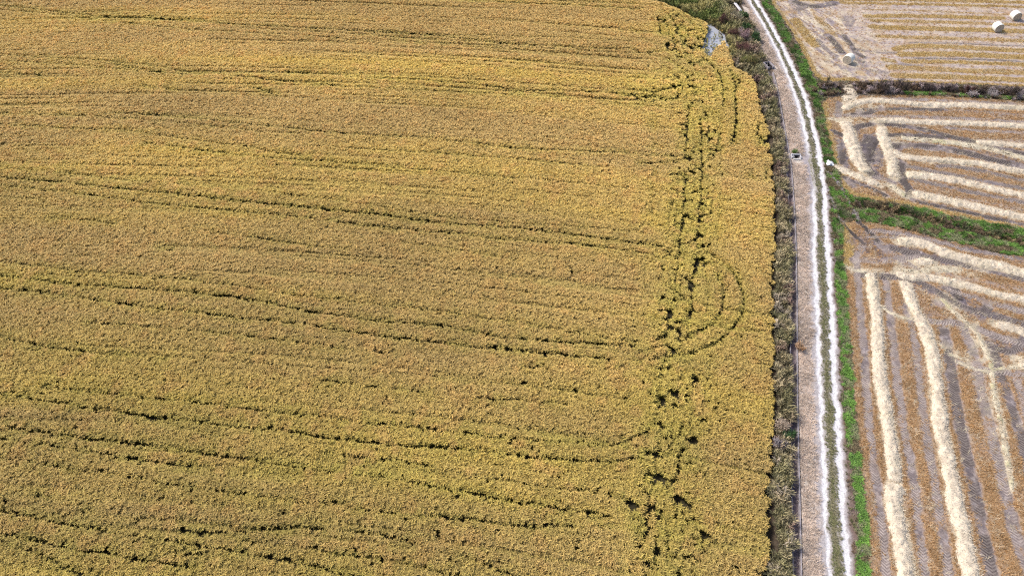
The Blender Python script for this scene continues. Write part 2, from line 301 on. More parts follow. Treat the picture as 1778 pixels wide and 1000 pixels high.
# ================================================================ GROUND
xs = np.r_[-1500, -700, -350, np.arange(-160, 12, 2.0), np.arange(12, 104, 0.13), np.arange(105, 160, 3), 350, 700, 1500]
ys = np.r_[-900, -300, -100, -30, 5, np.arange(14, 134, 0.13), np.arange(135, 180, 3), 300, 600, 1200, 2500]
GX, GY = np.meshgrid(xs, ys, indexing='ij')
def lay(X, Y):
    """soil colour, height offset and cover weights anywhere on the ground"""
    wx = X+(fbm(X, Y, .9, 1)-.5)*.55; wy = Y+(fbm(X, Y, .9, 2)-.5)*.55
    n1 = fbm(X, Y, 3.0, 3); n2 = fbm(X, Y, .55, 5); n3 = fbm(X, Y, .3, 8, 2)
    C = np.empty(X.shape+(3,)); Z = np.zeros(X.shape); cov = {}
    def put(m, c):
        m = np.clip(m, 0, 1)[..., None]; C[...] = C*(1-m)+np.array(c)*m
    C[...] = (.16, .12, .085)
    rice = inpoly(X, Y, RICE_POLY)
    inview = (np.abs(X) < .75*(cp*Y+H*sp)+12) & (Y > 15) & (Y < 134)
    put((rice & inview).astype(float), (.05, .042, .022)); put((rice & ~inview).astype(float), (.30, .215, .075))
    right = (X > 20)
    F1, F2, F3 = (inpoly(wx, wy, poly(f)) for f in (FIELD1, FIELD2, FIELD3))
    put(((~rice) & ~inview)*.8, (.30, .23, .13))
    # verge between channel and track
    rl, al = dist(wx, wy, RUT_L, 6); rr, ar = dist(wx, wy, RUT_R, 6)
    vp = np.vstack([VERGE_L, RUT_L[::-1]]); V = inpoly(wx, wy, vp)
    rp = np.vstack([RUT_L, RUT_R[::-1]]); mid = inpoly(wx, wy, rp)
    put(V.astype(float), (.55, .468, .412)); put(V*np.clip((n1-.5)*3, 0, .6), (.42, .345, .305)); put(V*np.clip((n2-.52)*5, 0, .7), (.67, .595, .50))
    put(V*np.clip((1.2-rl)*1.2, 0, .8)*np.clip((n2-.35)*4, 0, 1), (.42, .37, .385))
    put(mid*1.0, (.21, .185, .105))
    # right shoulder
    gr, ag = dist(wx, wy, GREEN_R, 5); br, ab = dist(wx, wy, BARE_R, 3)
    sh = (~rice) & (~V) & (~mid) & (~F1) & (~F2) & (~F3) & (X > 24)
    rightside = sh & (wx > np.interp(wy, RUT_R[::-1, 1], RUT_R[::-1, 0]))
    put(rightside*1.0, (.17, .125, .085)); put(rightside*np.clip((n2-.5)*4, 0, .8), (.30, .235, .22))
    cov['shoulder'] = rightside
    gb = inpoly(wx, wy, BAND23)
    b23, _ = dist(wx, wy, BROWN23, 4)
    green = np.zeros(X.shape)
    green = np.maximum(green, np.clip((.62+.3*np.clip((Y-58)/10, 0, 1)-gr)*3.5, 0, 1)*rightside*np.clip((fbm(X, Y, 1.5, 13)-.18)*5, .5, 1))
    green = np.maximum(green, gb*np.clip(1.2-np.clip((.55-b23)*3, 0, 1), 0, 1)*np.clip((fbm(X, Y, 1.8, 11)-.28)*5, .1, 1))
    d12, _ = dist(wx, wy, DITCH12, 4)
    for L in (DITCH12_G, DITCH12_G2):
        dd, _ = dist(wx, wy, L, 4); green = np.maximum(green, np.clip((.95-dd)*2.5, 0, 1)*(~F1)*(~F2))
    put(green, (.065, .085, .03)); cov['green'] = green
    put(np.clip((.7-b23)*2, 0, 1)*gb, (.11, .065, .04))
    Z -= np.clip((.9-b23)*.6, 0, .5)*gb
    cov['brown'] = np.clip((.9-b23)*2, 0, 1)*gb
    q = np.clip((.9-d12)*1.5, 0, 1)*(~F1)*(~F2)*(~mid)*rightside; Z -= q*.35; cov['ditch12'] = np.clip((1.7-d12)*2, 0, 1)*(~F1)*(~F2)*rightside
    put(q*.8, (.09, .065, .05))
    bare = np.clip((.55-br)*3, 0, 1)*np.clip((n2-.3)*4, .1, 1); put(bare*rightside, (.20, .14, .12)); cov['bare'] = bare
    put(np.clip(.25-np.abs(br-.55), 0, .25)*4*np.clip((n3-.5)*6, 0, 1)*rightside, (.6, .56, .58))
    for L in CROSS:
        dd, _ = dist(wx, wy, L, 3); m = np.clip((.45-dd)*4, 0, 1)*np.clip(n2*2, 0, 1)*rightside; put(m*.9, (.33, .29, .31)); cov['green'] = cov['green']*(1-m)
    # stubble fields
    stub = np.zeros(X.shape)
    put(F2*1.0, (.38, .265, .165)); put(F3*1.0, (.35, .22, .115)); put(F1*1.0, (.50, .40, .33))
    put((F2|F3)*np.clip((n1-.52)*3, 0, .5), (.36, .27, .22)); put((F2|F3)*np.clip((n2-.56)*5, 0, .6), (.46, .35, .24))
    row = fbm(X*.12+30, Y, .5, 27, 2); put(F1*np.clip((n2-.5)*4, 0, .5), (.62, .52, .41)); put(F1*np.clip((row-.50)*6, 0, .7)*(X > 52), (.40, .33, .33)); _a = P(1500, 125)-P(1350, 10); _a /= np.linalg.norm(_a); Ud = X*_a[0]+Y*_a[1]; Vd = -X*_a[1]+Y*_a[0]; sw = fbm(Ud*.28, Vd, .75, 21, 3); lf = F1*np.clip((60-X+(fbm(X, Y, 3, 23)-.5)*8)/3, 0, 1); put(lf*np.clip((sw-.50)*8, 0, .85), (.27, .222, .235)); put(lf*np.clip((.46-sw)*8, 0, .8), (.68, .59, .45)); put(lf*np.clip((noise(Ud*.3, Vd, .9, 29)-.68)*6, 0, .8), (.46, .32, .17)); put(F1*np.clip((fbm(X, Y, 2.2, 25)-.57)*6, 0, .6), (.42, .28, .16))
    stub = np.maximum(stub, (F2|F3)*np.clip(1.25-n1*.6, 0, 1)); stub = np.maximum(stub, F1*.10)
    gold = np.zeros(X.shape)
    for pp, wd, st in GOLD_BANDS:
        dd, aa = dist(wx, wy, line(pp), 2.5)
        m = np.clip((wd*.98-dd)*3, 0, 1)*np.clip(st*(.65+.6*noise(X*.3, Y, .8, 31)), 0, 1); gold = np.maximum(gold, m*F1)
    # golden uncut rim down the left edge of the nearest field
    ed = line([(1466,395),(1470,424),(1473,455)]); dd, _ = dist(wx, wy, ed, 3); gold = np.maximum(gold, np.clip((1.0-dd)*3, 0, 1)*F3)
    ed = line([(1433,180),(1435,205),(1441,232),(1448,258),(1458,286),(1468,322),(1478,336),(1519,343),(1560,351),(1700,381),(1778,396)]); dd, _ = dist(wx, wy, ed, 3); gold = np.maximum(gold, np.clip((.45-dd)*5, 0, .8)*F2)
    put(gold*.95, (.44, .30, .11)); stub = np.maximum(stub, gold); cov['gold'] = gold
    mud = np.zeros(X.shape)
    for pp, wd, st in TRACKS:
        dd, aa = dist(wx, wy, smooth(line(pp)), 3)
        m = np.clip((wd*.66-dd)*3, 0, 1)*np.clip(st*(.5+.75*noise(X, Y, .8, 41)), 0, 1); mud = np.maximum(mud, m)
    sm_ = np.zeros(X.shape)
    for pp, wd, st in SMEAR:
        dd, aa = dist(wx, wy, line(pp, 0, False), 4); sm_ = np.maximum(sm_, np.clip((wd*.6-dd)*1.5, 0, 1)*st*np.clip((fbm(X, Y, .8, 43, 3)-.36)*6, 0, 1))
    mud *= (F1|F2|F3)
    put(np.clip(mud, 0, .95), (.31, .25, .232)); put(np.clip((mud-.45)*2, 0, 1)*np.clip((n2-.40)*6, 0, .9), (.15, .122, .130)); put(mud*F1*.6, (.20, .168, .185)); put(mud*np.clip((n3-.58)*5, 0, .7), (.46, .40, .39))
    sm_ *= (F1|F2|F3); put(sm_*.95, (.175, .145, .165)); put(np.clip(sm_*1.6-.5, 0, 1)*np.clip((n3-.42)*6, 0, .9), (.085, .07, .082)); mud = np.maximum(mud, sm_*.8)
    Z -= mud*(.035+.05*n3); stub *= (1-np.clip(mud*1.25, 0, 1))
    lit = np.zeros(X.shape)
    for pp, wd, st in LITTER:
        dd, aa = dist(wx, wy, line(pp, 0, False), 4); lit = np.maximum(lit, np.clip((wd*.8-dd), 0, 1)*st*np.clip((n2-.38)*5, 0, 1))
    for pp, wd, h, lb in WIND:
        dd, aa = dist(wx, wy, line(pp), 3); lit = np.maximum(lit, np.clip((wd*.5+.22-dd)*4, 0, 1)*.9)
    lit *= (F1|F2|F3|(d12 < 1.6)); put(lit, (.60, .51, .38)); stub *= (1-lit); cov['lit'] = np.maximum(lit, F1*.35*np.clip((n2-.3)*3, 0, 1))
    cov['stub'] = stub; cov['mud'] = mud
    Z += (F1|F2|F3)*((n3-.5)*.05+(n2-.5)*.05)
    # the gravel wheel ruts
    gw = np.interp(wy, [20, 60, 123], [.30, .33, .35])
    ny = noise(X*0, Y, 2.2, 51)
    fade = 1-np.clip(np.exp(-((wy-73.5)/3.6)**2)*1.25, 0, .9)       # the stretch where the left rut is worn grey
    for dd, f, wf in ((rl, fade, .85), (rr, 1.0, 1.1)):
        m = np.clip((gw*wf*(.93+.16*ny)-dd+ (n3-.5)*.14)*7, 0, 1)
        put(m*f, (.76, .735, .745)); put(m*np.clip((n3-.62)*6, 0, .6), (.60, .565, .57)); Z -= m*.03
        put(np.clip((gw+.34-dd)*4, 0, 1)*(1-m)*.85*np.clip(n2*1.6, 0, 1), (.46, .42, .42))
        cov['mid'] = cov.get('mid', 1)*(1-np.clip((gw+.08-dd)*6, 0, 1))
    gp = np.exp(-((wy-73.5)/4.5)**2); put(np.clip((.75-np.abs(rl-.35))*2.5, 0, 1)*gp*.8*(~mid), (.36, .32, .34))
    cov['verge'] = V*np.clip((rl-.45)*2, 0, 1); cov['mid'] = cov['mid']*mid
    # bank between rice and channel, channel bed
    ch, _ = dist(X, Y, CHAN, 4); cov['bank'] = (~rice) & (~V) & (~mid) & (~rightside) & (~F1) & (~F2) & (~F3) & (ch > .42) & (X > 18) & (Y < 134) & (X < np.interp(Y, CHAN[::-1, 1], CHAN[::-1, 0])+60*(Y > 112)+.0)
    re, _ = dist(X, Y, line(RICE_EDGE_PX, .75), 3)
    put(cov['bank']*1.0, (.075, .055, .038)); Z -= cov['bank']*np.clip((.7-re)*.6, 0, .3)
    cov['bank'] = cov['bank']*np.clip((re-.1-.5*np.clip(noise(X, Y, 1.6, 55)*1.8-.5, 0, 1))*3, 0, 1)
    mch = np.clip((.50-ch)*20, 0, 1); Z -= mch*.55; put(mch, (.2, .165, .16))
    pd = inpoly(wx, wy, POND); Z -= pd*.30; put(pd*1.0, (.13, .12, .11)); cov['pond'] = pd
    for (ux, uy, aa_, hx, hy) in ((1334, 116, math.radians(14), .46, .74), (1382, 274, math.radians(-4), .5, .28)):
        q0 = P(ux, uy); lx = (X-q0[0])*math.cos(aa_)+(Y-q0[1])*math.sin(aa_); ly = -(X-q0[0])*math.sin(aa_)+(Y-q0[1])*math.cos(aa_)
        ins = (np.abs(lx) < hx) & (np.abs(ly) < hy); Z -= ins*1.1; put(ins*1.0, (.03, .027, .027))  # pit bottoms painted near black for the shade inside
    cov['rice'] = rice & ~pd
    cut = np.clip((rr-gw*1.25)*8, 0, 1)*np.clip((rl-gw)*8, 0, 1)
    qa, qb = P(1334, 116), P(1382, 274); pit = (np.hypot(X-qa[0], Y-qa[1]+.3) > 1.25)&(np.hypot(X-qa[0]+.75, Y-qa[1]+1.3) > 1.2)&(np.hypot(X-qb[0], Y-qb[1]+.2) > 1.1)&(np.hypot(X-P(1280, 18)[0], Y-P(1280, 18)[1]) > 2.1)
    for k in ('verge', 'shoulder', 'green', 'bank'): cov[k] = cov[k]*(ch > .42)*cut*pit
    if X.size > 5e5: pass
    return C, Z, cov
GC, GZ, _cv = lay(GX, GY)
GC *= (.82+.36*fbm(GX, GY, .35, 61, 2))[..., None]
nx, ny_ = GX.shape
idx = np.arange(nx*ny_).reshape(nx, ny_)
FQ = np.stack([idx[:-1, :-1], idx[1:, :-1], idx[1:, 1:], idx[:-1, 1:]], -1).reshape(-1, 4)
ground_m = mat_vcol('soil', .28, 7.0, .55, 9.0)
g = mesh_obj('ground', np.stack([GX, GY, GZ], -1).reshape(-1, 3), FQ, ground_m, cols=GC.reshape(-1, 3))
tag(g, kind='structure')
def gz(x, y): return lay(np.atleast_1d(np.float64(x)), np.atleast_1d(np.float64(y)))[1]

# ---------------------------------------------------------------- scatter system
libc = {}
def variants(key, meshes):
    c = bpy.data.collections.new(key)
    for o in meshes: c.objects.link(o)
    libc[key] = (c, len(meshes))
def gn(key):
    c, n = libc[key]
    t = bpy.data.node_groups.new('scatter_'+key, 'GeometryNodeTree')
    t.interface.new_socket('Geometry', in_out='INPUT', socket_type='NodeSocketGeometry'); t.interface.new_socket('Geometry', in_out='OUTPUT', socket_type='NodeSocketGeometry')
    i = t.nodes.new('NodeGroupInput'); o = t.nodes.new('NodeGroupOutput'); k = t.nodes.new('GeometryNodeInstanceOnPoints'); ci = t.nodes.new('GeometryNodeCollectionInfo')
    ci.inputs['Collection'].default_value = c; ci.inputs['Separate Children'].default_value = True; ci.inputs['Reset Children'].default_value = True
    k.inputs['Pick Instance'].default_value = True
    def na(nm, ty):
        a = t.nodes.new('GeometryNodeInputNamedAttribute'); a.data_type = ty; a.inputs['Name'].default_value = nm; return a.outputs['Attribute']
    L = t.links.new
    L(i.outputs[0], k.inputs['Points']); L(ci.outputs[0], k.inputs['Instance']); L(na('vid', 'INT'), k.inputs['Instance Index'])
    L(na('rot', 'FLOAT_VECTOR'), k.inputs['Rotation']); L(na('scl', 'FLOAT_VECTOR'), k.inputs['Scale']); L(k.outputs[0], o.inputs[0])
    return t
def scatter(name, key, pts, scl, tint, mat, tilt=.12, label=None, cat=None, rotz=None, top=True):
    n = len(pts); me = bpy.data.meshes.new(name); me.vertices.add(n); me.vertices.foreach_set('co', np.asarray(pts, np.float32).ravel())
    a = me.attributes.new('vid', 'INT', 'POINT'); a.data.foreach_set('value', rng.integers(0, libc[key][1], n).astype(np.int32))
    r = np.c_[rng.normal(0, tilt, n), rng.normal(0, tilt, n), rng.uniform(0, 6.283, n) if rotz is None else rotz]
    a = me.attributes.new('rot', 'FLOAT_VECTOR', 'POINT'); a.data.foreach_set('vector', r.astype(np.float32).ravel())
    s = np.asarray(scl); s = np.c_[s, s, s] if s.ndim == 1 else s
    a = me.attributes.new('scl', 'FLOAT_VECTOR', 'POINT'); a.data.foreach_set('vector', s.astype(np.float32).ravel())
    a = me.attributes.new('tint', 'FLOAT_COLOR', 'POINT'); c = np.ones((n, 4), np.float32); c[:, :3] = tint; a.data.foreach_set('color', c.ravel())
    me.materials.append(mat); o = bpy.data.objects.new(name, me); S.collection.objects.link(o)
    m = o.modifiers.new('scatter', 'NODES'); m.node_group = gn(key)
    tag(o, label, cat, kind='stuff'); return o
def blades(spec, R):
    """spec: list of (n, base radius, length, width, lean, droop, z0, colour low, colour high, segments) -> mesh arrays"""
    V = []; Fc = []; C = []
    for (n, br, ln, wd, lean, droop, z0, c0, c1, sg) in spec:
        for _ in range(n):
            a = R.uniform(0, 6.283); b = R.uniform(0, 6.283); rr = br*math.sqrt(R.random()); x, y, z = rr*math.cos(b), rr*math.sin(b), z0*R.uniform(.85, 1.1)
            L = ln*R.uniform(.75, 1.2); th = lean*R.uniform(.4, 1.5); dr = droop*R.uniform(.5, 1.4); fa = a+R.uniform(-.6, .6)
            sx, sy = -math.sin(fa), math.cos(fa); k0 = len(V); tv = R.uniform(.8, 1.2)
            for i in range(sg+1):
                t = i/sg; ww = wd*R.uniform(.8, 1.2)*(1-.75*t**2)/2
                V.append((x-sx*ww, y-sy*ww, z)); V.append((x+sx*ww, y+sy*ww, z))
                c = [(c0[q]*(1-t)+c1[q]*t)*tv for q in range(3)]; C += [c, c]
                an = th+dr*(t+.5/sg); st = L/sg
                x += math.cos(a)*math.sin(an)*st; y += math.sin(a)*math.sin(an)*st; z += math.cos(an)*st
            for i in range(sg): j = k0+2*i; Fc.append((j, j+1, j+3, j+2))
    return np.array(V), np.array(Fc), np.array(C)
def make_variants(key, specs, mat, n=6, seed=1):
    R = random.Random(seed); r = []
    for k in range(n):
        V, Fc, C = blades(specs(R), R); r.append(mesh_obj(key+'_tuft', V, Fc, mat, cols=C, link=False))
    variants(key, r)
leaf = mat_inst('leaf_blades')
# rice hill: upright leaves under drooping ripe ears
make_variants('rice', lambda R: [(7, .05, .62, .035, .22, .5, .05, (.16, .15, .04), (.40, .34, .10), 2), (4, .07, .34, .05, .4, .5, .42, (.40, .37, .09), (.52, .44, .13), 1),
                                 (13, .09, .26, .075, .45, 1.5, .64, (.72, .56, .22), (.78, .57, .25), 2)], leaf, 7, 3)
make_variants('stub', lambda R: [(9, .12, .15, .030, .35, .2, -.02, (.40, .25, .11), (.62, .42, .20), 1), (5, .16, .22, .024, 1.35, .1, .03, (.66, .52, .34), (.72, .58, .38), 1)], leaf, 5, 4)
make_variants('dry', lambda R: [(12, .16, .32, .028, .9, .6, 0, (.55, .42, .32), (.74, .60, .48), 2), (6, .2, .3, .024, 1.4, .1, .03, (.62, .50, .42), (.72, .60, .50), 1)], leaf, 6, 5)
make_variants('straw', lambda R: [(14, .25, .42, .022, 1.42, .12, .02, (.78, .68, .50), (.80, .70, .52), 1)], leaf, 6, 6)
make_variants('grass', lambda R: [(16, .12, .26, .035, .5, .8, 0, (.5, .5, .5), (.95, .95, .95), 2), (6, .14, .16, .09, .8, .8, .04, (.7, .7, .7), (1, 1, 1), 1)], leaf, 6, 8)
make_variants('weed', lambda R: [(16, .20, 1.0, .05, .25, .5, 0, (.45, .45, .4), (.9, .9, .9), 3), (14, .22, .5, .09, .5, 1.0, .35, (.6, .6, .6), (1, 1, 1), 2), (8, .22, .35, .09, .3, 1.0, .8, (1.1, 1.05, 1), (1.3, 1.25, 1.2), 2)], leaf, 7, 9)

def jgrid(x0, x1, y0, y1, s, j=.85):
    a, b = np.meshgrid(np.arange(x0, x1, s), np.arange(y0, y1, s*.92)); a = a+(np.arange(a.shape[0]) % 2)[:, None]*s*.5
    a = a.ravel()+rng.uniform(-.5, .5, a.size)*s*j; b = b.ravel()+rng.uniform(-.5, .5, b.size)*s*j
    return a, b
# ================================================================ RICE CROP
# gaps left by wheels in the crop: pixels, half width m, strength
RL = [
 ([(0,10),(60,16),(170,28),(280,32),(400,42),(520,48),(600,52),(760,62),(830,70),(900,77),(1000,82),(1080,86)], .28, .75), ([(0,17),(120,27),(200,38),(330,52),(450,58),(590,66)], .22, .55),
 ([(150,20),(250,27),(360,35)], .2, .5), ([(420,49),(600,58),(900,78)], .2, .4), ([(640,52),(760,60),(1000,66),(1090,72)], .2, .4), ([(700,72),(830,77),(1040,90),(1120,92)], .22, .5),
 ([(750,0),(900,5),(1050,12),(1110,16)], .28, .7), ([(950,0),(1100,6)], .25, .6),
 ([(0,94),(60,99),(160,104),(250,112),(330,124)], .25, .6), ([(200,112),(300,128),(380,128),(470,138),(560,146),(600,150)], .3, .7), ([(600,134),(720,138),(800,144),(900,156),(1050,160),(1150,168)], .28, .65),
 ([(0,106),(120,112),(260,125)], .22, .5), ([(620,150),(760,158),(900,163),(1000,170),(1170,176)], .25, .6), ([(500,124),(600,130)], .3, .5), ([(440,152),(480,162)], .4, .9), ([(250,150),(300,154)], .3, .6), ([(0,126),(70,130)], .25, .6),
 ([(0,197),(80,200),(150,202)], .25, .55), ([(200,195),(290,200),(400,212),(500,222),(600,232),(750,240),(900,258),(1010,262),(1180,272)], .27, .65), ([(0,216),(100,222),(210,226),(300,238),(420,254),(520,270),(600,284),(800,300),(900,310)], .25, .6),
 ([(100,198),(250,208),(350,217),(450,228),(520,232)], .25, .55), ([(600,258),(800,268),(950,282),(1060,290)], .25, .4), ([(250,248),(360,262),(420,270),(560,280)], .28, .65), ([(1110,284),(1180,280),(1195,270)], .25, .7),
 ([(0,290),(45,294),(90,297),(200,310),(320,320),(420,328),(600,350),(760,375),(900,388),(1000,393),(1120,405)], .22, .6),
 ([(0,308),(60,312),(150,320),(220,328),(320,338),(420,350),(500,356),(570,364),(640,370),(700,378),(760,386)], .30, 1.0), ([(760,386),(860,392),(960,402),(1080,418),(1150,428),(1178,440)], .26, .8),
 ([(0,322),(60,328),(120,334),(180,342),(260,352),(400,365),(560,380),(700,398),(800,406),(880,416),(1000,422),(1100,436),(1160,450)], .26, .75), ([(560,382),(700,404),(860,428)], .2, .4),
 ([(0,342),(80,348)], .2, .5), ([(90,378),(150,382),(200,388)], .26, .7), ([(350,398),(400,408),(440,412),(520,424),(600,432)], .28, .6), ([(280,432),(296,434)], .45, 1.0), ([(700,420),(800,434),(900,452)], .26, .4),
 ([(0,456),(60,462),(130,470),(250,478),(300,482),(400,495),(500,510),(600,522),(760,540),(900,560),(1040,585),(1110,592)], .25, .65),
 ([(0,478),(100,490),(190,497),(300,505),(360,510),(440,520),(550,542),(620,552),(720,562),(790,568),(860,582),(960,592),(1050,597),(1100,600)], .32, .95),
 ([(0,500),(90,508),(110,512),(180,522),(280,536),(340,542),(380,546),(460,556),(540,564),(600,574),(700,588),(800,598),(860,606),(960,614),(1060,622)], .32, .9),
 ([(320,502),(400,514),(440,522)], .25, .7), ([(140,560),(220,563),(330,572),(400,580),(490,590),(560,600),(680,612)], .25, .7), ([(0,586),(60,596),(90,602),(180,612),(290,624)], .28, .85), ([(850,600),(950,612),(1060,622)], .3, .9), ([(915,636),(940,636)], .4, 1),
 ([(560,660),(620,668),(700,676),(745,684)], .26, .75), ([(830,690),(880,692),(930,696),(980,702)], .26, .75), ([(760,660),(860,666),(980,676),(1060,694),(1085,712)], .2, .5),
 ([(80,670),(150,678),(230,688),(340,698),(450,712),(560,722),(640,734),(760,745),(840,756),(900,762),(1000,768),(1060,772),(1090,766),(1118,754)], .27, .95),
 ([(0,684),(40,690),(80,695),(150,706),(210,716),(290,725),(370,735),(450,742),(540,756),(600,762),(700,772),(800,778),(900,790),(980,798),(1060,801),(1110,794),(1140,780)], .3, .95),
 ([(0,738),(60,748),(130,758),(170,762),(240,770),(320,780),(360,786),(440,800),(500,808),(570,816),(640,824),(720,836),(790,850),(880,868),(960,880),(1030,888),(1060,896)], .34, 1.0),
 ([(0,762),(40,766),(110,776),(180,788),(260,800),(330,808)], .28, .8), ([(310,780),(345,783),(380,788)], .4, 1), ([(560,785),(640,793),(700,802),(740,808)], .25, .7), ([(860,832),(960,846),(1060,856),(1100,870)], .25, .6), ([(240,722),(330,745),(420,765)], .22, .5),
 ([(0,796),(60,802),(130,815),(190,822),(280,836),(380,852),(420,856),(500,870),(600,872)], .26, .75), ([(60,854),(90,862),(160,888)], .3, .6), ([(560,876),(620,882),(680,890),(780,896),(850,905),(900,912),(1000,910)], .3, .8), ([(600,920),(660,928),(720,940)], .28, .8),
 ([(0,884),(30,891),(60,898),(100,906),(150,915),(210,926),(280,936),(340,944),(420,958),(500,972),(560,986),(610,1000)], .34, 1.15),
 ([(0,924),(50,935),(90,944),(130,952),(180,960),(230,968),(300,980),(340,982)], .34, 1.15), ([(0,940),(60,956),(100,974),(145,1000)], .28, .8), ([(310,919),(360,921),(430,919),(520,915),(560,917)], .34, 1.1), ([(560,958),(640,966),(700,975),(760,992)], .3, .8), ([(560,988),(610,1000)], .3, .9), ([(310,956),(370,960)], .28, .7), ([(800,964),(860,985),(900,1000)], .4, .8),
 # headland
 ([(1196,185),(1193,230),(1192,262),(1190,275)], .3, 1.1), ([(1190,300),(1188,350),(1184,385),(1180,430),(1178,452),(1172,490),(1168,520),(1162,550),(1154,585)], .32, 1.2),
 ([(1217,205),(1218,250),(1219,300),(1217,345),(1213,380),(1210,430)], .3, 1.05), ([(1209,445),(1208,462),(1203,490),(1202,520),(1198,545),(1192,560)], .48, 1.5), ([(1230,215),(1232,250)], .35, 1), ([(1250,230),(1245,260)], .35, .8), ([(1278,180),(1279,210),(1275,235),(1270,250)], .33, 1.15),
 ([(1245,120),(1254,135),(1256,160),(1255,186)], .28, .9), ([(1268,122),(1276,140),(1278,170),(1278,200)], .28, 1), ([(1190,262),(1195,275),(1218,250)], .3, .5), ([(1222,262),(1245,262),(1255,255)], .35, .7),
 ([(1206,448),(1220,450),(1228,460)], .5, 1.1), ([(1233,441),(1254,455),(1271,470),(1281,482),(1287,498),(1292,515),(1290,540),(1285,552),(1275,565),(1266,575),(1254,584),(1242,594),(1226,602),(1204,611),(1178,616),(1144,621),(1110,626)], .34, 1.1),
 ([(1247,477),(1257,503),(1257,534),(1240,558),(1214,575),(1197,585),(1180,590)], .42, .8), ([(1160,600),(1153,625),(1150,650)], .4, .9), ([(1150,640),(1146,665),(1142,695)], .3, .7), ([(1148,692),(1140,730),(1138,740)], .36, 1.1), ([(1205,640),(1203,680),(1190,710)], .3, .6), ([(1186,735),(1182,750),(1172,765)], .5, 1.2), ([(1168,735),(1170,760)], .3, .7),
 ([(1142,770),(1144,785),(1138,800),(1137,830),(1131,850),(1125,880),(1122,930),(1121,1000)], .42, 1.15), ([(1184,775),(1180,800),(1175,830),(1174,870),(1180,875),(1170,900)], .38, .9), ([(1172,860),(1183,872),(1196,878)], .6, 1.2), ([(1195,880),(1215,920),(1225,960)], .6, .8), ([(1126,870),(1118,895)], .6, 1), ([(1139,930),(1141,1000)], .35, 1), ([(1155,905),(1160,960)], .4, .8),
 ([(1134,150),(1134,250),(1132,330),(1133,400)], .14, .6), ([(1164,340),(1163,390)], .14, .5), ([(1103,560),(1098,610)], .18, .5), ([(1120,460),(1118,500)], .15, .5), ([(1080,700),(1078,760)], .16, .5),
 ([(1141,30),(1146,45),(1149,60)], .3, .9), ([(1170,36),(1180,48),(1184,60),(1192,80)], .4, .8), ([(1165,60),(1172,80),(1168,90)], .35, .7), ([(1158,78),(1162,90)], .6, .9), ([(1185,70),(1200,85),(1225,80)], .4, .8), ([(1218,30),(1235,42),(1245,52)], .45, .9), ([(1190,20),(1216,40),(1222,60)], .4, .7), ([(1100,50),(1120,70),(1150,80)], .2, .4),
 ([(1240,118),(1225,104),(1200,112)], .45, .8), ([(1247,124),(1251,128)], .6, 1.2), ([(1200,150),(1208,152)], .5, .8), ([(1085,155),(1110,158),(1140,160),(1180,150)], .45, .8), ([(1080,165),(1130,170),(1180,172)], .3, .7), ([(1040,90),(1100,92),(1150,90)], .3, .6), ([(1090,84),(1150,100),(1200,130)], .3, .5),
 ([(1130,640),(1160,645)], .4, .7), ([(1110,610),(1150,600),(1180,606)], .45, .8), ([(1100,905),(1120,890),(1150,890)], .45, .8), ([(1318,215),(1316,230),(1322,252)], .45, .7), ([(1330,290),(1332,310)], .5, .6), ([(1322,235),(1330,250)], .5, .9), ([(1306,305),(1312,312)], .4, .8),
]
_v1 = RL[[q[0][0] for q in RL].index((1190,300))][0]; _v2 = RL[[q[0][0] for q in RL].index((1217,205))][0]; _v3 = [(1150,640),(1146,690),(1140,740),(1138,800),(1131,850),(1124,930),(1121,1000)]; _v4 = [(1205,620),(1198,680),(1186,735),(1180,800),(1175,870),(1170,940),(1172,1000)]
for _v, _o in ((_v1, (-22, -11, 10)), (_v2, (-12, 12, 22, 34)), (_v3, (-14, 10, 20)), (_v4, (-16, 14, 28))):
    for _q in _o: RL.append(([(x+_q, y) for x, y in _v], .17, .62))
RL += [([(1160,100),(1190,130),(1215,170),(1228,215)], .2, .7), ([(1150,110),(1180,140),(1200,185)], .2, .65), ([(1175,90),(1205,120),(1228,160),(1240,210)], .2, .7), ([(1205,100),(1228,130),(1245,180),(1252,220)], .2, .7), ([(1150,30),(1165,60),(1178,95)], .22, .8), ([(1160,25),(1180,60),(1190,100)], .22, .8), ([(1175,25),(1195,60),(1205,100)], .22, .8), ([(1185,22),(1208,50),(1218,85)], .22, .8), ([(1100,135),(1150,138),(1190,128)], .2, .7), ([(1060,180),(1130,184),(1175,190)], .2, .6), ([(1210,440),(1205,520),(1195,590)], .2, .8), ([(1222,470),(1232,510),(1225,555),(1200,590)], .2, .7), ([(1235,455),(1262,490),(1268,530),(1250,565)], .16, .55)]
EXTRA_BLOBS = [(508,140,.5),(527,143,.4),(470,164,.5),(455,154,.4),(290,434,.5),(210,795,.4),(1135,418,.4),(1210,455,.8),(1208,470,.6),(1150,660,.4),(640,10,.3),(1178,812,.6),(1240,560,.6),(1197,585,.7),(1182,560,.6),(1170,520,.6),(320,150,.3),(1300,880,.4),(1211,856,.4),(1190,550,.5),(1218,925,.6),(70,858,.5),(1250,700,.3),(1300,650,.3)]
SP = .196
X, Y = jgrid(-108, 54, 17, 131, SP, .8)
k = (X > -(.75*(cp*Y+H*sp))-7)
X, Y = X[k], Y[k]
pondz = inpoly(X, Y, POND)
keep = inpoly(X+(noise(X, Y, .9, 91)-.5)*1.0+.15, Y, RICE_POLY) & ~(pondz & (rng.random(len(X)) > .10))
X, Y = X[keep], Y[keep]; pondz = pondz[keep]
prob = np.zeros(len(X)); near = np.zeros(len(X)); low = np.zeros(len(X))
wX = X+(noise(X, Y, 1.4, 71)-.5)*.25; wY = Y+(noise(X, Y, 1.4, 72)-.5)*.25
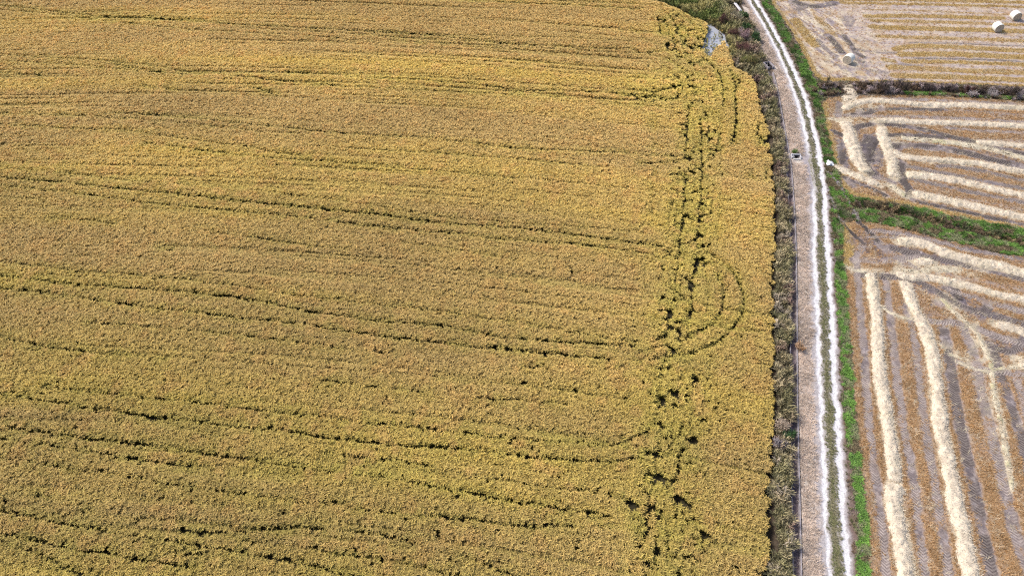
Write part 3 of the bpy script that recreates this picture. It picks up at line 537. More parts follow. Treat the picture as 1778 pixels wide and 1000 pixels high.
for pp, hw, st in RL:
    arc = pp[0] in ((1233,441),(1247,477)); hw = .38 if arc else min(hw, .30); st = 1.35 if arc else st
    L = line(pp, .72); d, a = dist(wX, wY, L, 3.5)
    m = d < 3.2
    nn = noise(X[m]*1.0, Y[m], .48, 73); hw_ = hw*(.86+.5*np.clip((Y[m]-38)/70, 0, 1))
    prob[m] = np.maximum(prob[m], np.clip((hw_*(.50+.55*nn+(.20*(1-nn) if st > .6 else 0))*(1.0-.28*(line(pp)[:, 0].mean() > 14)*(hw > .3))-d[m])*11, 0, 1)*np.clip(st*(.68+.85*noise(X[m], Y[m], .9, 74)), .0, .97))
    near[m] = np.maximum(near[m], np.exp(-(d[m]/1.1)**2)*min(st, 1))
    low[m] = np.maximum(low[m], np.clip((hw_*1.2-d[m])*5, 0, 1)*np.clip(.35+.5*st, 0, .9))
for x, y, r in EXTRA_BLOBS:
    q = P(x, y, .72); d = np.hypot(X-q[0], Y-q[1]); prob = np.maximum(prob, np.clip((r*.72-d+(noise(X, Y, .35, 95)-.5)*.4)*6, 0, 1)*.9)
# the trodden headland strip and the wet corner are looser and greener
HL, _ = dist(X, Y, line([(1165,30),(1185,90),(1210,150),(1212,260),(1195,400),(1185,520),(1165,640),(1160,760),(1150,860),(1150,1000)], .7), 9)
hl = np.clip((4.6-HL)/3.0, 0, 1)
CN, _ = dist(X, Y, line([(1180,40),(1200,100),(1130,160),(1260,140)], .7), 9); hl = np.maximum(hl, np.clip((7-CN)/5, 0, 1)*.9)
gapn = fbm(X, Y, .62, 81, 2)
prob = np.maximum(prob, np.clip((gapn-(.80-.23*hl))*12, 0, 1)); g2 = fbm(X, Y, .40, 83, 2); prob = np.maximum(prob, np.clip((g2-(.86-.185*hl-.07*np.clip((60-Y)/40, 0, 1)))*12, 0, 1))
nearer = np.clip((70-Y)/50, 0, 1)
prob = np.maximum(prob, np.clip((gapn-.72)*8, 0, 1)*(.1+.8*nearer))
keep = rng.random(len(X)) > prob
X, Y, near, hl, pondz, nearer, low = X[keep], Y[keep], near[keep], hl[keep], pondz[keep], nearer[keep], low[keep]
# broad bands of ripeness lie along the drilling direction
_e = P(1100, 612)-P(0, 490); _e /= np.linalg.norm(_e); dirx, diry = _e
U = X*dirx+Y*diry; Vv = -X*diry+Y*dirx; Vv = Vv+.0011*(U+10)**2
rows = fbm(U/45, Vv, .62, 311, 2); rows2 = noise(U/60, Vv, 1.7, 313)
band = fbm(U*.10, Vv, 7.0, 101, 4); patch = fbm(X, Y, 14, 105, 3)
r1 = rng.random(len(X)); r2 = rng.random(len(X))
pink = np.array((.87, .80, .69)); gold = np.array((.85, .815, .51)); green = np.array((.57, .67, .32)); orange = np.array((.92, .77, .62))
wg = np.clip((band-.38)*2.4-.22*np.clip((Y-60)/50, -.6, 1)+.3*near+.3*hl, 0, 1)[:, None]  # pinker with distance: haze and viewing angle put into the tint
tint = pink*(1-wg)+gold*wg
gg = np.clip(.34*low+.34*np.clip((.44-rows)*5, 0, 1)*rows2+.25*near*(noise(X, Y, 1.2, 111) > .45)+.30*hl*noise(X, Y, .9, 112)+np.clip((r1-.95)*6, 0, .3)+.10*nearer, 0, .6)[:, None]; tint = tint*(1-gg)+green*gg
oo = np.clip((fbm(X, Y, 1.6, 115, 2)-.62)*4, 0, .5)[:, None]; tint = tint*(1-oo)+orange*oo
tint *= (.96+.17*np.clip((band-.5)*2+.35, 0, 1))[:, None]*(.80+.32*r2)[:, None]*(1.03+.16*np.clip((Y-60)/42, -1, 1))[:, None]*(.86+.28*patch)[:, None]  # Y term paints distance paling into the tint, darker towards the camera
hh = .84+.30*rng.random(len(X))+.10*hl*(rng.random(len(X))-.3); hh *= .90+.22*fbm(X, Y, 1.1, 121, 2); hh *= (1-.34*low)*(1-.34*np.clip((.44-rows)*5, 0, 1)*np.clip(rows2*2.2-.4, 0, 1)*(1-hl))
_ed, _ = dist(X, Y, RICE_EDGE, 3); hh *= .62+.38*np.clip(_ed/1.3+.4*noise(X, Y, .7, 99), 0, 1)
sz = np.c_[.90+.24*rng.random(len(X))+.30*hl, .90+.24*rng.random(len(X))+.30*hl, hh]
sz[pondz] *= .75; tint[pondz] = green*.8
Zr = np.where(pondz, -.25, 0.0)
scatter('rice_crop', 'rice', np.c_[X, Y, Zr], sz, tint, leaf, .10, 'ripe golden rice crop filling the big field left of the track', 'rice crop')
print('rice', len(X))

# pond water
pw = np.array(poly([(1216,34),(1248,34),(1270,72),(1250,112),(1215,112),(1208,74)]))
wm, wn, wb = mat_base('pond_water', .12); wb.inputs['Base Color'].default_value = (.44, .455, .51, 1); wb.inputs['Specular IOR Level'].default_value = .5  # pale bluish base colour stands in for the weak sky reflection
_, wq = noisec(wn, 1.3, 0, 1, 3); bp = wn.nodes.new('ShaderNodeBump'); bp.inputs['Strength'].default_value = .08; wn.links.new(wq, bp.inputs['Height']); wn.links.new(bp.outputs[0], wb.inputs['Normal'])
tag(mesh_obj('pond_water', np.c_[pw, np.full(len(pw), -.13)], [list(range(len(pw)))[::-1]], wm), kind='structure')

# ================================================================ LOW COVER on the right
def cover(name, key, s, box, wfun, zoff, scale, tfun, label, cat, tilt=.12, rot=None):
    X, Y = jgrid(*box, s, .95); C, Z, cv = lay(X, Y)
    inv = (np.abs(X) < .75*(cp*Y+H*sp)+5)
    wt = wfun(X, Y, cv)*inv; k = rng.random(len(X)) < wt; X, Y, Z = X[k], Y[k], Z[k]; cv = {a: (b[k] if isinstance(b, np.ndarray) else b) for a, b in cv.items()}
    sc = scale[0]+(scale[1]-scale[0])*rng.random(len(X)); sc = sc*(.7+.6*fbm(X, Y, 1.0, 131, 2))
    t = tfun(X, Y, cv)*(.75+.5*rng.random(len(X)))[:, None]
    print(name, len(X)); return scatter(name, key, np.c_[X, Y, Z+zoff], sc, t, leaf, tilt, label, cat)
def stub_t(X, Y, cv):
    g_ = cv['gold'][:, None]; n_ = fbm(X, Y, 1.2, 141, 2)[:, None]
    return np.array((.82, .68, .55))*(1-g_)*(.75+.5*n_)+np.array((.95, .92, .62))*g_
cover('stubble', 'stub', .21, (24, 102, 15, 131), lambda X, Y, c: c['stub']*.92, 0, (.75, 1.25), stub_t, 'short cut rice stubble standing in the harvested fields', 'stubble')
cover('straw_litter', 'straw', .30, (24, 102, 15, 131), lambda X, Y, c: np.clip(c['lit']*.8+c['stub']*.16*np.clip(fbm(X, Y, 1.4, 167, 2)*3-.8, 0, 2)+c['mud']*.06, 0, .9), .01, (.6, 1.1), lambda X, Y, c: np.full((len(X), 3), .93)*np.array((1, .98, .95)), 'loose pale straw littering the harvested fields', 'straw litter')
cover('dry_verge_grass', 'dry', .20, (20, 60, 15, 131), lambda X, Y, c: c['verge']*.8, 0, (.7, 1.2), lambda X, Y, c: np.array((1.0, 1.0, 1.01))*(.7+.6*fbm(X, Y, 1.5, 151, 2))[:, None], 'dry pinkish tan grass between the concrete channel and the track', 'dry grass')
cover('track_grass', 'grass', .17, (24, 60, 15, 131), lambda X, Y, c: np.clip(c['mid'], 0, 1)*np.clip(fbm(X, Y, .7, 165, 2)*2.2, .5, .92), 0, (.35, .65), lambda X, Y, c: np.where((fbm(X, Y, 1.3, 161, 2) > .5)[:, None], np.array((.30, .30, .14)), np.array((.36, .33, .20))), 'short olive grass strip between the two gravel wheel ruts', 'grass')
def green_t(X, Y, cv):
    n_ = fbm(X, Y, 1.1, 171, 2)[:, None]; nearb = np.clip((62-Y)/20, 0, 1)[:, None]
    a = np.array((.13, .23, .065)); b = np.array((.23, .43, .07)); c = np.array((.34, .36, .18))
    t = a*(1-n_)+b*n_; t = t*(1+.35*nearb); m = (fbm(X, Y, .8, 172, 2) > .60)[:, None]; t = np.where(m, c, t); dk = ((fbm(X, Y, 1.5, 173, 2) < .40) & (Y > 54))[:, None]; br_ = (fbm(X, Y, 1.0, 174, 2) > .63+.12*(Y < 54))[:, None]; t = np.where(dk, t*.5, t); return np.where(br_, np.array((.27, .21, .12)), t)
cover('green_verge_plants', 'grass', .17, (24, 102, 15, 131), lambda X, Y, c: c['green']*.95, 0, (.7, 1.4), green_t, 'lush green grass and weeds along the right verge and ditches', 'green weeds')
cover('shoulder_grass', 'grass', .22, (24, 102, 15, 131), lambda X, Y, c: np.clip(c['shoulder']*(1-c['green'])*(1-.6*c['bare'])*.6, 0, 1), 0, (.5, 1.0),
      lambda X, Y, c: np.where((fbm(X, Y, .9, 181, 2) > .52)[:, None], np.array((.36, .29, .22)), np.where((noise(X, Y, 1.7, 182) > .5)[:, None], np.array((.20, .19, .09)), np.array((.28, .19, .12)))), 'brown and olive scrub grass on the shoulder right of the track', 'scrub grass')
def bank_t(X, Y, cv):
    n_ = fbm(X, Y, 1.7, 191, 3); m_ = noise(X, Y, 1.1, 195); t = np.empty((len(X), 3)); t[:] = (.43, .365, .225)
    t = t*(1-np.clip((n_-.47)*7, 0, 1))[:, None]+np.array((.27, .25, .13))*np.clip((n_-.47)*7, 0, 1)[:, None]
    w_ = np.clip((.40-n_)*9, 0, 1)[:, None]; t = t*(1-w_)+np.array((.26, .18, .145))*w_; t[(m_ > .80)] = (.48, .41, .31)
    far = np.clip((Y-101)/3, 0, 1)*np.clip((39-X)/3, 0, 1); c_ = np.where((fbm(X, Y, 2.0, 196, 2) > .52)[:, None], np.array((.40, .36, .15)), np.array((.20, .24, .07))); t = t*(1-far[:, None])+c_*far[:, None]; return t
cover('bank_weeds', 'weed', .30, (18, 60, 15, 131), lambda X, Y, c: c['bank']*np.clip((fbm(X, Y, 1.1, 197, 2)-.22)*3.5, .15, .92), -.02, (.55, 1.15), bank_t, 'tall brown and olive weeds on the bank beside the rice', 'weeds', .22)
cover('ditch_scrub', 'weed', .34, (40, 102, 40, 131), lambda X, Y, c: np.clip(c['ditch12']*(1-c['green'])*.8*(1-c['lit'])+c['brown']*.45, 0, 1), -.02, (.35, .75),
      lambda X, Y, c: np.where((fbm(X, Y, 1.2, 201, 2) > .5)[:, None], np.where((Y < 86)[:, None], np.array((.30, .22, .12)), np.array((.36, .29, .29))), np.array((.16, .11, .075))), 'low dark and mauve scrub growing in the field ditches', 'scrub', .25)

# ================================================================ WHEEL MARKS with lug relief
mudm = mat_vcol('track_mud', .22, 10, .3, 14)
for pp, wd, st in TRACKS:
    if st < .7: continue
    L, t = resample(smooth(line(pp)), .075); n = len(L)
    if n < 12: continue
    T = np.gradient(L, axis=0); T /= np.linalg.norm(T, axis=1)[:, None]; N = np.c_[-T[:, 1], T[:, 0]]
    cols = np.linspace(-1, 1, 11); hw = wd*.5*(1+.12*(noise(L[:, 0], L[:, 1], 1.0, 211)-.5))
    XX = L[:, None, 0]+N[:, None, 0]*cols[None]*hw[:, None]; YY = L[:, None, 1]+N[:, None, 1]*cols[None]*hw[:, None]
    C, Z, cv = lay(XX, YY)
    ph = (t[:, None]/.29+np.abs(cols[None])*1.3*np.where(cols[None] > 0, 1, 1)+np.where(cols[None] > 0, .5, 0)) % 1
    lug = (ph < .5)*1.0; edge = (1-np.abs(cols[None])**6)
    vis = np.clip((fbm(XX, YY, 1.6, 221, 2)-.28)*5, .2 if st < 1.25 else .8, 1)*edge
    Z = Z+.012+lug*.045*vis-.006*(1-edge)*4
    base = np.array((.46, .385, .345)); drk = np.array((.12, .093, .09)) if st > 1.05 else np.array((.215, .168, .155)); base = base*(.92 if st <= 1.05 else .52); drk = drk*(1 if st <= 1.05 else .85)  # dusty ridges, dark mud grooves; the colours also carry painted relief shading
    if st > 1.25: drk = drk*.65; base = base*.7
    CC0 = np.clip((XX*0+pp[0][1] < 400)*1., 0, 1)[..., None]; base = base*(1-.28*CC0*(st > .85)); drk = drk*(1-.3*CC0*(st > .85))
    CC = base*(lug[..., None])+drk*(1-lug[..., None]); CC = CC*vis[..., None]+C*(1-vis[..., None]); CC *= (.72+.5*fbm(XX, YY, .7, 231, 2))[..., None]
    idx = np.arange(XX.size).reshape(XX.shape); Fq = np.stack([idx[:-1, :-1], idx[:-1, 1:], idx[1:, 1:], idx[1:, :-1]], -1)
    msk = (cv['mud'] > .3); mm = msk[:-1, :-1] & msk[1:, 1:]; Fq = Fq[mm]
    if len(Fq) < 10: continue
    tag(mesh_obj('wheel_track', np.stack([XX, YY, Z], -1).reshape(-1, 3), Fq[:, ::-1].copy() if False else Fq, mudm, cols=CC.reshape(-1, 3)), kind='structure')

# ================================================================ STRAW WINDROWS
strawm = mat_vcol('straw', .14, 14, .5, 22, .85)
strawb = mat_vcol('straw_stems', .05, 20, 0, 1, .8)
for wi, (pp, wd, h, lb) in enumerate(WIND):
    L, t = resample(smooth(line(pp)), .09); n = len(L)
    T = np.gradient(L, axis=0); T /= np.linalg.norm(T, axis=1)[:, None]; N = np.c_[-T[:, 1], T[:, 0]]
    nc = max(9, int(wd/.09)); cols = np.linspace(-1, 1, nc)
    endt = np.clip(np.minimum(t-t[0], t[-1]-t)/.6, 0, 1); endt = np.sqrt(np.clip(endt*(2-endt), 0, 1))
    hw = wd*.55*(.82+.36*noise(t, t*0+wi*7.7, .75, 241)+.25*(noise(t, t*0+wi*3.1, 2.5, 242)-.5))*(.55+.45*endt)
    hw = hw*(.86+.28*noise(t, t*0+wi*2.2, .28, 244))
    sh = (noise(t, t*0+wi*5.3, 1.6, 243)-.5)*.22*wd
    off = cols[None]*hw[:, None]+sh[:, None]
    XX = L[:, None, 0]+N[:, None, 0]*off; YY = L[:, None, 1]+N[:, None, 1]*off
    gzz = lay(XX, YY)[1]
    prof = np.clip(1-np.abs(cols[None])**2.6, 0, 1)*(.25+.75*endt[:, None])
    lump = fbm(XX, YY, .45, 251, 3)
    Z = np.maximum(gzz, -.1)-.03+prof*h*.78*(.35+1.15*lump)+.03*rng.random(XX.shape)
    if h > .25 or 'crossing' in lb:
        base = np.array((.72, .615, .475)); hole = None
    else: base = np.array((.66, .58, .43))
    CC = base*(.80+.36*fbm(XX, YY, .5, 261, 3))[..., None]; gr_ = np.clip((fbm(XX, YY, .9, 262, 2)-.62)*5, 0, .55)[..., None]; CC = CC*(1-gr_)+np.array((.46, .38, .29))*gr_
    grn = np.clip((fbm(XX, YY, 1.6, 271, 2)-.6)*4, 0, .5)[..., None]*(1 if h < .25 else .25); CC = CC*(1-grn)+np.array((.40, .38, .16))*grn
    idx = np.arange(XX.size).reshape(XX.shape); Fq = np.stack([idx[:-1, :-1], idx[:-1, 1:], idx[1:, 1:], idx[1:, :-1]], -1)
    if h < .25:
        ok = (fbm(XX, YY, .5, 281, 3) > .40)[:-1, :-1]; Fq = Fq[ok]
    Fq = Fq.reshape(-1, 4)
    c0 = L[n//2]; z0 = 0.0
    o = mesh_obj('straw_windrow', np.stack([XX-c0[0], YY-c0[1], Z], -1).reshape(-1, 3), Fq, strawm, cols=CC.reshape(-1, 3), smooth_=True); o.location = (c0[0], c0[1], 0)
    tag(o, lb, 'straw windrow', 'pale straw windrows lying on the harvested fields')
    # loose stems bristling from the row, a part of it
    m = int((t[-1]-t[0])*wd*(60 if h > .25 else 40))
    i = rng.integers(0, n, m); j = rng.uniform(-1.05, 1.05, m); jj = np.clip(((j+1)/2*(nc-1)).astype(int), 0, nc-1)
    bx = L[i, 0]+N[i, 0]*(j*hw[i]+sh[i])-c0[0]; by = L[i, 1]+N[i, 1]*(j*hw[i]+sh[i])-c0[1]; bz = np.where(np.abs(j) > 1, .03, Z[i, jj])+rng.uniform(-.01, .05, m)
    a = rng.uniform(0, 6.283, m); el = rng.normal(.05, .25, m); ln = rng.uniform(.10, .26, m); ww = .011+.008*rng.random(m)
    dx, dy, dz = np.cos(a)*np.cos(el)*ln, np.sin(a)*np.cos(el)*ln, np.abs(np.sin(el))*ln
    sx, sy = -np.sin(a)*ww, np.cos(a)*ww
    V = np.stack([np.c_[bx-sx, by-sy, bz], np.c_[bx+sx, by+sy, bz], np.c_[bx+dx+sx, by+dy+sy, bz+dz], np.c_[bx+dx-sx, by+dy-sy, bz+dz]], 1).reshape(-1, 3)
    cc = np.repeat(base[None]*rng.uniform(.8, 1.18, (m, 1)), 4, 0)
    mesh_obj('loose_stems', V, np.arange(4*m).reshape(-1, 4), strawb, o, cols=cc)['kind'] = 'stuff'

# ================================================================ ROUND BALES
netm, nn_, nb_ = mat_base('bale_net_wrap', .6)
tc = nn_.nodes.new('ShaderNodeTexCoord'); wv = nn_.nodes.new('ShaderNodeTexWave'); wv.inputs['Scale'].default_value = 9; wv.inputs['Distortion'].default_value = 1.5; wv.bands_direction = 'Y'
nn_.links.new(tc.outputs['Object'], wv.inputs['Vector']); rr_ = nn_.nodes.new('ShaderNodeMapRange'); rr_.inputs[3].default_value = .93; rr_.inputs[4].default_value = 1.05; nn_.links.new(wv.outputs['Fac'], rr_.inputs[0])
f_, _ = noisec(nn_, 5, .92, 1.05, 5); nn_.links.new(mixc(nn_, 'MULTIPLY', mixc(nn_, 'MULTIPLY', (.90, .885, .80), rr_.outputs[0]), f_), nb_.inputs['Base Color'])
facem = mat_vcol('bale_straw_face', .18, 16, .7, 14)
def bale(x, y, ang, lb):
    q = P(x, y, .75); r = .75; ln = 1.22; root = empty('round_bale', (q[0], q[1], 0), ang)      # axis along local y
    tag(root, lb, 'straw bale', 'round straw bales on the far harvested field')
    na = 48; prof = [(-ln/2, r-.05), (-ln/2+.035, r-.01), (-ln/2+.09, r), (-.2, r+.012), (0, r+.004), (.2, r+.012), (ln/2-.09, r), (ln/2-.035, r-.01), (ln/2, r-.05)]
    V = []; F_ = []
    for k, (yy, rad) in enumerate(prof):
        for i in range(na):
            a = 2*math.pi*i/na; z = rad*math.sin(a); z = max(z, -r+.05); w_ = rad+.006*math.sin(7*a+k)
            V.append((w_*math.cos(a)*(1.02 if z < -.3 else 1), yy, r-.04+z))
    for k in range(len(prof)-1):
        for i in range(na): F_.append((k*na+i, k*na+(i+1) % na, (k+1)*na+(i+1) % na, (k+1)*na+i))
    mesh_obj('net_wrap', np.array(V), F_, netm, root, smooth_=True)
    for s in (-1, 1):
        V = [(0, s*(ln/2-.01), r-.04)]; C = [(.45, .37, .28)]; F_ = []; rings = 9
        for k in range(1, rings+1):
            for i in range(na):
                a = 2*math.pi*i/na; rad = (r-.048)*k/rings; z = max(rad*math.sin(a), -r+.05)
                V.append((rad*math.cos(a), s*(ln/2+.02*math.sin(k*2.4)+random.uniform(-.012, .012)-(.02 if k == rings else 0)), r-.04+z))
                c = .9+.18*math.sin(k*2.1+a*.7)+random.uniform(-.08, .08); C.append((.56*c, .49*c, .39*c))
        for i in range(na): F_.append((0, 1+i, 1+(i+1) % na) if s < 0 else (0, 1+(i+1) % na, 1+i))
        for k in range(rings-1):
            for i in range(na):
                a_, b_, c_, d_ = 1+k*na+i, 1+k*na+(i+1) % na, 1+(k+1)*na+(i+1) % na, 1+(k+1)*na+i; F_.append((a_, d_, c_, b_) if s < 0 else (a_, b_, c_, d_))
        mesh_obj('end_face', np.array(V), F_, facem, root, cols=np.array(C), smooth_=True)
bale(1764, 27, math.radians(4), 'white wrapped round bale farthest right, at the top right corner')
bale(1733, 47, math.radians(2), 'white wrapped round bale just below and left of the corner one')
bale(1474, 102, math.radians(-46), 'lone white wrapped round bale on trampled ground near the track')

# ================================================================ CONCRETE CHANNEL
conc = mat_flat('weathered_concrete', (.40, .36, .38), .25, 5, .9, .3); conc_shade = mat_flat('concrete_painted_shade', (.045, .04, .045), .3, 5, .95)  # second concrete is near black: shade painted into the colour
bedm = mat_flat('channel_silt', (.21, .165, .175), .55, 7, .9, .6)
Lc, tcn = resample(smooth(CHAN), .5); T = np.gradient(Lc, axis=0); T /= np.linalg.norm(T, axis=1)[:, None]; N = np.c_[T[:, 1], -T[:, 0]]
ch = empty('irrigation_channel', (Lc[len(Lc)//2][0], Lc[len(Lc)//2][1], 0)); c0 = np.array(ch.location[:2])
tag(ch, 'narrow concrete irrigation channel running between the weedy bank and dry verge', 'irrigation channel')
# local side: +N points to the right of travel
if N[0, 0] < 0: N = -N
def sweep(name, prof, mat, wob=0.0):
    V = []; F_ = []; m = len(prof)
    for i in range(len(Lc)):
        for (o_, z_) in prof:
            dd = o_+wob*(noise(np.array(tcn[i]), np.array(o_), 1.5, 301)-.5); V.append((Lc[i, 0]+N[i, 0]*dd-c0[0], Lc[i, 1]+N[i, 1]*dd-c0[1], z_+.02*float(noise(np.array(tcn[i]), np.array(1.), 4, 302)-.5)))
    for i in range(len(Lc)-1):
        for j in range(m): a, b = i*m+j, i*m+(j+1) % m; F_.append((a, b, b+m, a+m))
    F_.append(tuple(range(m))[::-1]); F_.append(tuple(range(len(V)-m, len(V)))); return mesh_obj(name, np.array(V), F_, mat, ch)
sweep('channel_wall', [(-.36, -.45), (-.30, -.45), (-.30, .10), (-.36, .10)], conc)
sweep('channel_wall', [(.30, -.45), (.38, -.45), (.38, .13), (.30, .13)], conc)
sweep('channel_bed', [(-.298, -.44), (.298, -.44), (.298, -.33), (.1, -.36), (-.1, -.37), (-.298, -.33)], bedm)
# galvanised pipe lying along the right wall
def tube(name, pts, r, mat, parent, sg=8):
    V = []; F_ = []; pts = np.array(pts)
    for i, p in enumerate(pts):
        t_ = pts[min(i+1, len(pts)-1)]-pts[max(i-1, 0)]; t_ /= np.linalg.norm(t_); s_ = np.cross(t_, (0, 0, 1)); s_ /= max(np.linalg.norm(s_), 1e-6); u_ = np.cross(s_, t_)
        for k in range(sg): a = 2*math.pi*k/sg; V.append(p+(s_*math.cos(a)+u_*math.sin(a))*(r if np.isscalar(r) else r[i]))
    for i in range(len(pts)-1):
        for k in range(sg): F_.append((i*sg+k, i*sg+(k+1) % sg, (i+1)*sg+(k+1) % sg, (i+1)*sg+k))
    F_.append(tuple(range(sg))); F_.append(tuple(range(len(V)-sg, len(V)))[::-1]); return mesh_obj(name, np.array(V), F_, mat, parent, smooth_=False)
# inlet chamber at the head of the channel
def chamber():
    q = P(1334, 116); a = math.radians(14); r = empty('inlet_chamber', (q[0], q[1], 0), a)
    tag(r, 'square open concrete chamber with dark inside at the channel head', 'concrete chamber')
    b = MB(); b.box((-.5, 0, -.3), (.14, 1.7, 1.4)); b.box((.5, 0, -.3), (.16, 1.7, 1.46)); b.box((0, .78, -.3), (.84, .14, 1.4)); b.build('chamber_wall', conc, r)
    MB().box((0, 0, -.72), (.86, 1.42, .04)).build('chamber_floor', conc_shade, r, 0)
    l = MB(); l.box((0, .70, -.35), (.84, .02, 1.1)); l.box((.41, 0, -.35), (.02, 1.4, 1.1)); l.box((-.42, 0, -.35), (.02, 1.4, 1.1)); l.build('chamber_shade_lining', conc_shade, r, 0)  # dark sheets added over the pale walls to paint the inside shade
    c = MB(); c.box((-.30, -.79, -.05), (.24, .10, .9)); c.box((.30, -.79, -.05), (.22, .10, .9)); c.build('gate_slot', conc, r)
    MB().box((0, -.79, -.12), (.34, .03, .5)).build('gate_plate', mat_flat('rusty_plate', (.10, .07, .06), .4, 9, .7), r, .004)
    MB().box((.05, .45, .10), (.22, .18, .10)).build('valve_block', mat_flat('grey_block', (.30, .29, .31), .2), r)
chamber()
def sluice():
    q = P(1382, 274); r = empty('sluice_gate', (q[0], q[1], 0), math.radians(-4))
    tag(r, 'small concrete sluice frame with dark slot on the channel side below a green tuft', 'sluice')
    b = MB(); b.box((0, .42, .02), (1.35, .20, .56)); b.box((-.60, .02, 0), (.15, .60, .5)); b.box((.60, .02, 0), (.15, .60, .5)); b.build('concrete_frame', mat_flat('pale_concrete', (.62, .60, .62), .15), r)
    l = MB(); l.box((0, .305, -.28), (1.04, .02, .9)); l.build('slot_shade_lining', conc_shade, r, 0); MB().box((0, .0, -.72), (1.04, .56, .06)).build('slot_floor', conc_shade, r, 0)  # added dark sheet and floor paint the shade in the slot
    MB().box((-.34, .0, .10), (.07, .58, .30)).build('gate_plate', mat_flat('dull_zinc', (.42, .41, .43), .1, 6, .5), r, .006)
    MB().box((.05, -.46, .07), (1.0, .26, .14)).build('apron_slab', mat_flat('pale_slab', (.60, .57, .54), .2), r)
sluice()
# pale slab in the weeds near the top of the track
q = P(1281, 13, .6); r = mesh_obj('concrete_slab', np.array([]).reshape(0, 3), [], conc) if False else None
b = MB(); b.box((0, 0, .65), (.5, 2.5, .2), 0, .25); o = b.build('concrete_slab', mat_flat('bleached_slab', (.78, .74, .74), .12), None, .04); o.location = (q[0], q[1], 0); o.rotation_euler = (.10, 0, math.radians(14))
tag(o, 'narrow whitish slab lying aslant in the weeds beside the top of the track', 'slab')
# crumpled white sack
q = P(1440.5, 284.5, .15); R = random.Random(5); V = []; F_ = []; n1, n2 = 14, 22
for i in range(n1+1):
    for j in range(n2):
        th = math.pi*i/n1; ph = 2*math.pi*j/n2; rr_ = 1+.22*math.sin(3*ph+2*th)+.12*math.sin(7*ph-4*th)+R.uniform(-.07, .07)
        x, y, z = .45*rr_*math.sin(th)*math.cos(ph), .55*rr_*math.sin(th)*math.sin(ph), .24*math.cos(th)*rr_
        z += .08*math.sin(9*x)*math.cos(8*y); z -= .12*math.exp(-((x*.9+y*.5-.05)/.07)**2)
        V.append((x, y, max(z+.2, .01)))
for i in range(n1):
    for j in range(n2): F_.append((i*n2+j, i*n2+(j+1) % n2, (i+1)*n2+(j+1) % n2, (i+1)*n2+j))
o = mesh_obj('plastic_sack', np.array(V), F_, mat_flat('white_plastic', (.86, .86, .88), .05, 5, .45)); o.location = (q[0], q[1], 0)
tag(o, 'crumpled white plastic sack lying in green grass at the edge of the middle field', 'sack')

# ================================================================ SINGLE BUSHES AND REED CLUMPS
bushm = mat_vcol('bush_leaves', .25, 3); stemm = mat_flat('bush_stems', (.10, .07, .05), .3, 8)
def bush(x, y, h, wid, cols_, lb, name='shrub', n=1400, leafy=True, lean=(0, 0), group=None, lw=.05):
    q = P(x, y, 0); z = float(gz(q[0], q[1])[0]); r = empty(name, (q[0], q[1], z)); tag(r, lb, name.replace('_', ' '), group)
    V = []; F_ = []; C = []; SV = []; SF = []; R = random.Random(int(x*7+y))
    ns = 16 if leafy else 110; tips = []
    for k in range(ns):
        a = R.uniform(0, 6.283); sp_ = wid*.5*math.sqrt(R.random()); hh = h*R.uniform(.55, 1.08); bx, by = .3*sp_*math.cos(a), .3*sp_*math.sin(a)
        tx, ty = sp_*math.cos(a)+lean[0]*hh, sp_*math.sin(a)+lean[1]*hh; w_ = (.022 if leafy else .018)
        fa = R.uniform(0, 3.14); pts = [(bx, by, 0), (bx+(tx-bx)*.4, by+(ty-by)*.4, hh*.6), (tx, ty, hh)]; k0 = len(SV)
        for i, p in enumerate(pts):
            ww = w_*(1-.3*i); SV += [(p[0]-ww*math.cos(fa), p[1]-ww*math.sin(fa), p[2]), (p[0]+ww*math.cos(fa), p[1]+ww*math.sin(fa), p[2])]
        SF += [(k0, k0+1, k0+3, k0+2), (k0+2, k0+3, k0+5, k0+4)]; tips.append(pts)
    blobs = [(R.choice(tips), R.uniform(.55, 1.0), R.uniform(.13, .3)*wid, R.choice(cols_)) for _ in range(26)]
    for k in range(n):
        tp, f, rad, cc = R.choice(blobs); i = 1; p0, p1 = tp[1], tp[2]; f2 = min(1, max(0, (f-.55)/.45)); c = [p0[q_]*(1-f2)+p1[q_]*f2 for q_ in range(3)]
        g1, g2, g3 = R.gauss(0, .5), R.gauss(0, .5), R.gauss(0, .5); px, py, pz = c[0]+g1*rad, c[1]+g2*rad, max(.05, c[2]+g3*rad*.8)
        L_ = R.uniform(1.2, 3.2)*lw; W_ = lw*R.uniform(.5, 1); a = R.uniform(0, 6.283); e = R.uniform(-.3, 1.2); b_ = a+1.57+R.uniform(-.5, .5)
        d = (math.cos(a)*math.cos(e)*L_, math.sin(a)*math.cos(e)*L_, math.sin(e)*L_); s_ = (math.cos(b_)*W_, math.sin(b_)*W_, R.uniform(-.5, .5)*W_)
        k0 = len(V); V += [(px, py, pz), (px+d[0]/2+s_[0], py+d[1]/2+s_[1], pz+d[2]/2+s_[2]), (px+d[0], py+d[1], pz+d[2]), (px+d[0]/2-s_[0], py+d[1]/2-s_[1], pz+d[2]/2-s_[2])]
        F_.append((k0, k0+1, k0+2, k0+3)); v = R.uniform(.65, 1.35); C += [tuple(u_*v for u_ in cc)]*4
    mesh_obj('stem', np.array(SV), SF, stemm if leafy else mat_flat('reed_stalks', cols_[0], .3, 6), r); mesh_obj('foliage', np.array(V), np.array(F_), bushm, r, cols=np.array(C))
MAR = [(.10, .045, .04), (.07, .035, .035), (.13, .06, .05)]; PNK = [(.34, .23, .24), (.40, .29, .29), (.25, .15, .16)]; DRED = [(.13, .05, .05), (.17, .08, .07), (.09, .05, .04)]
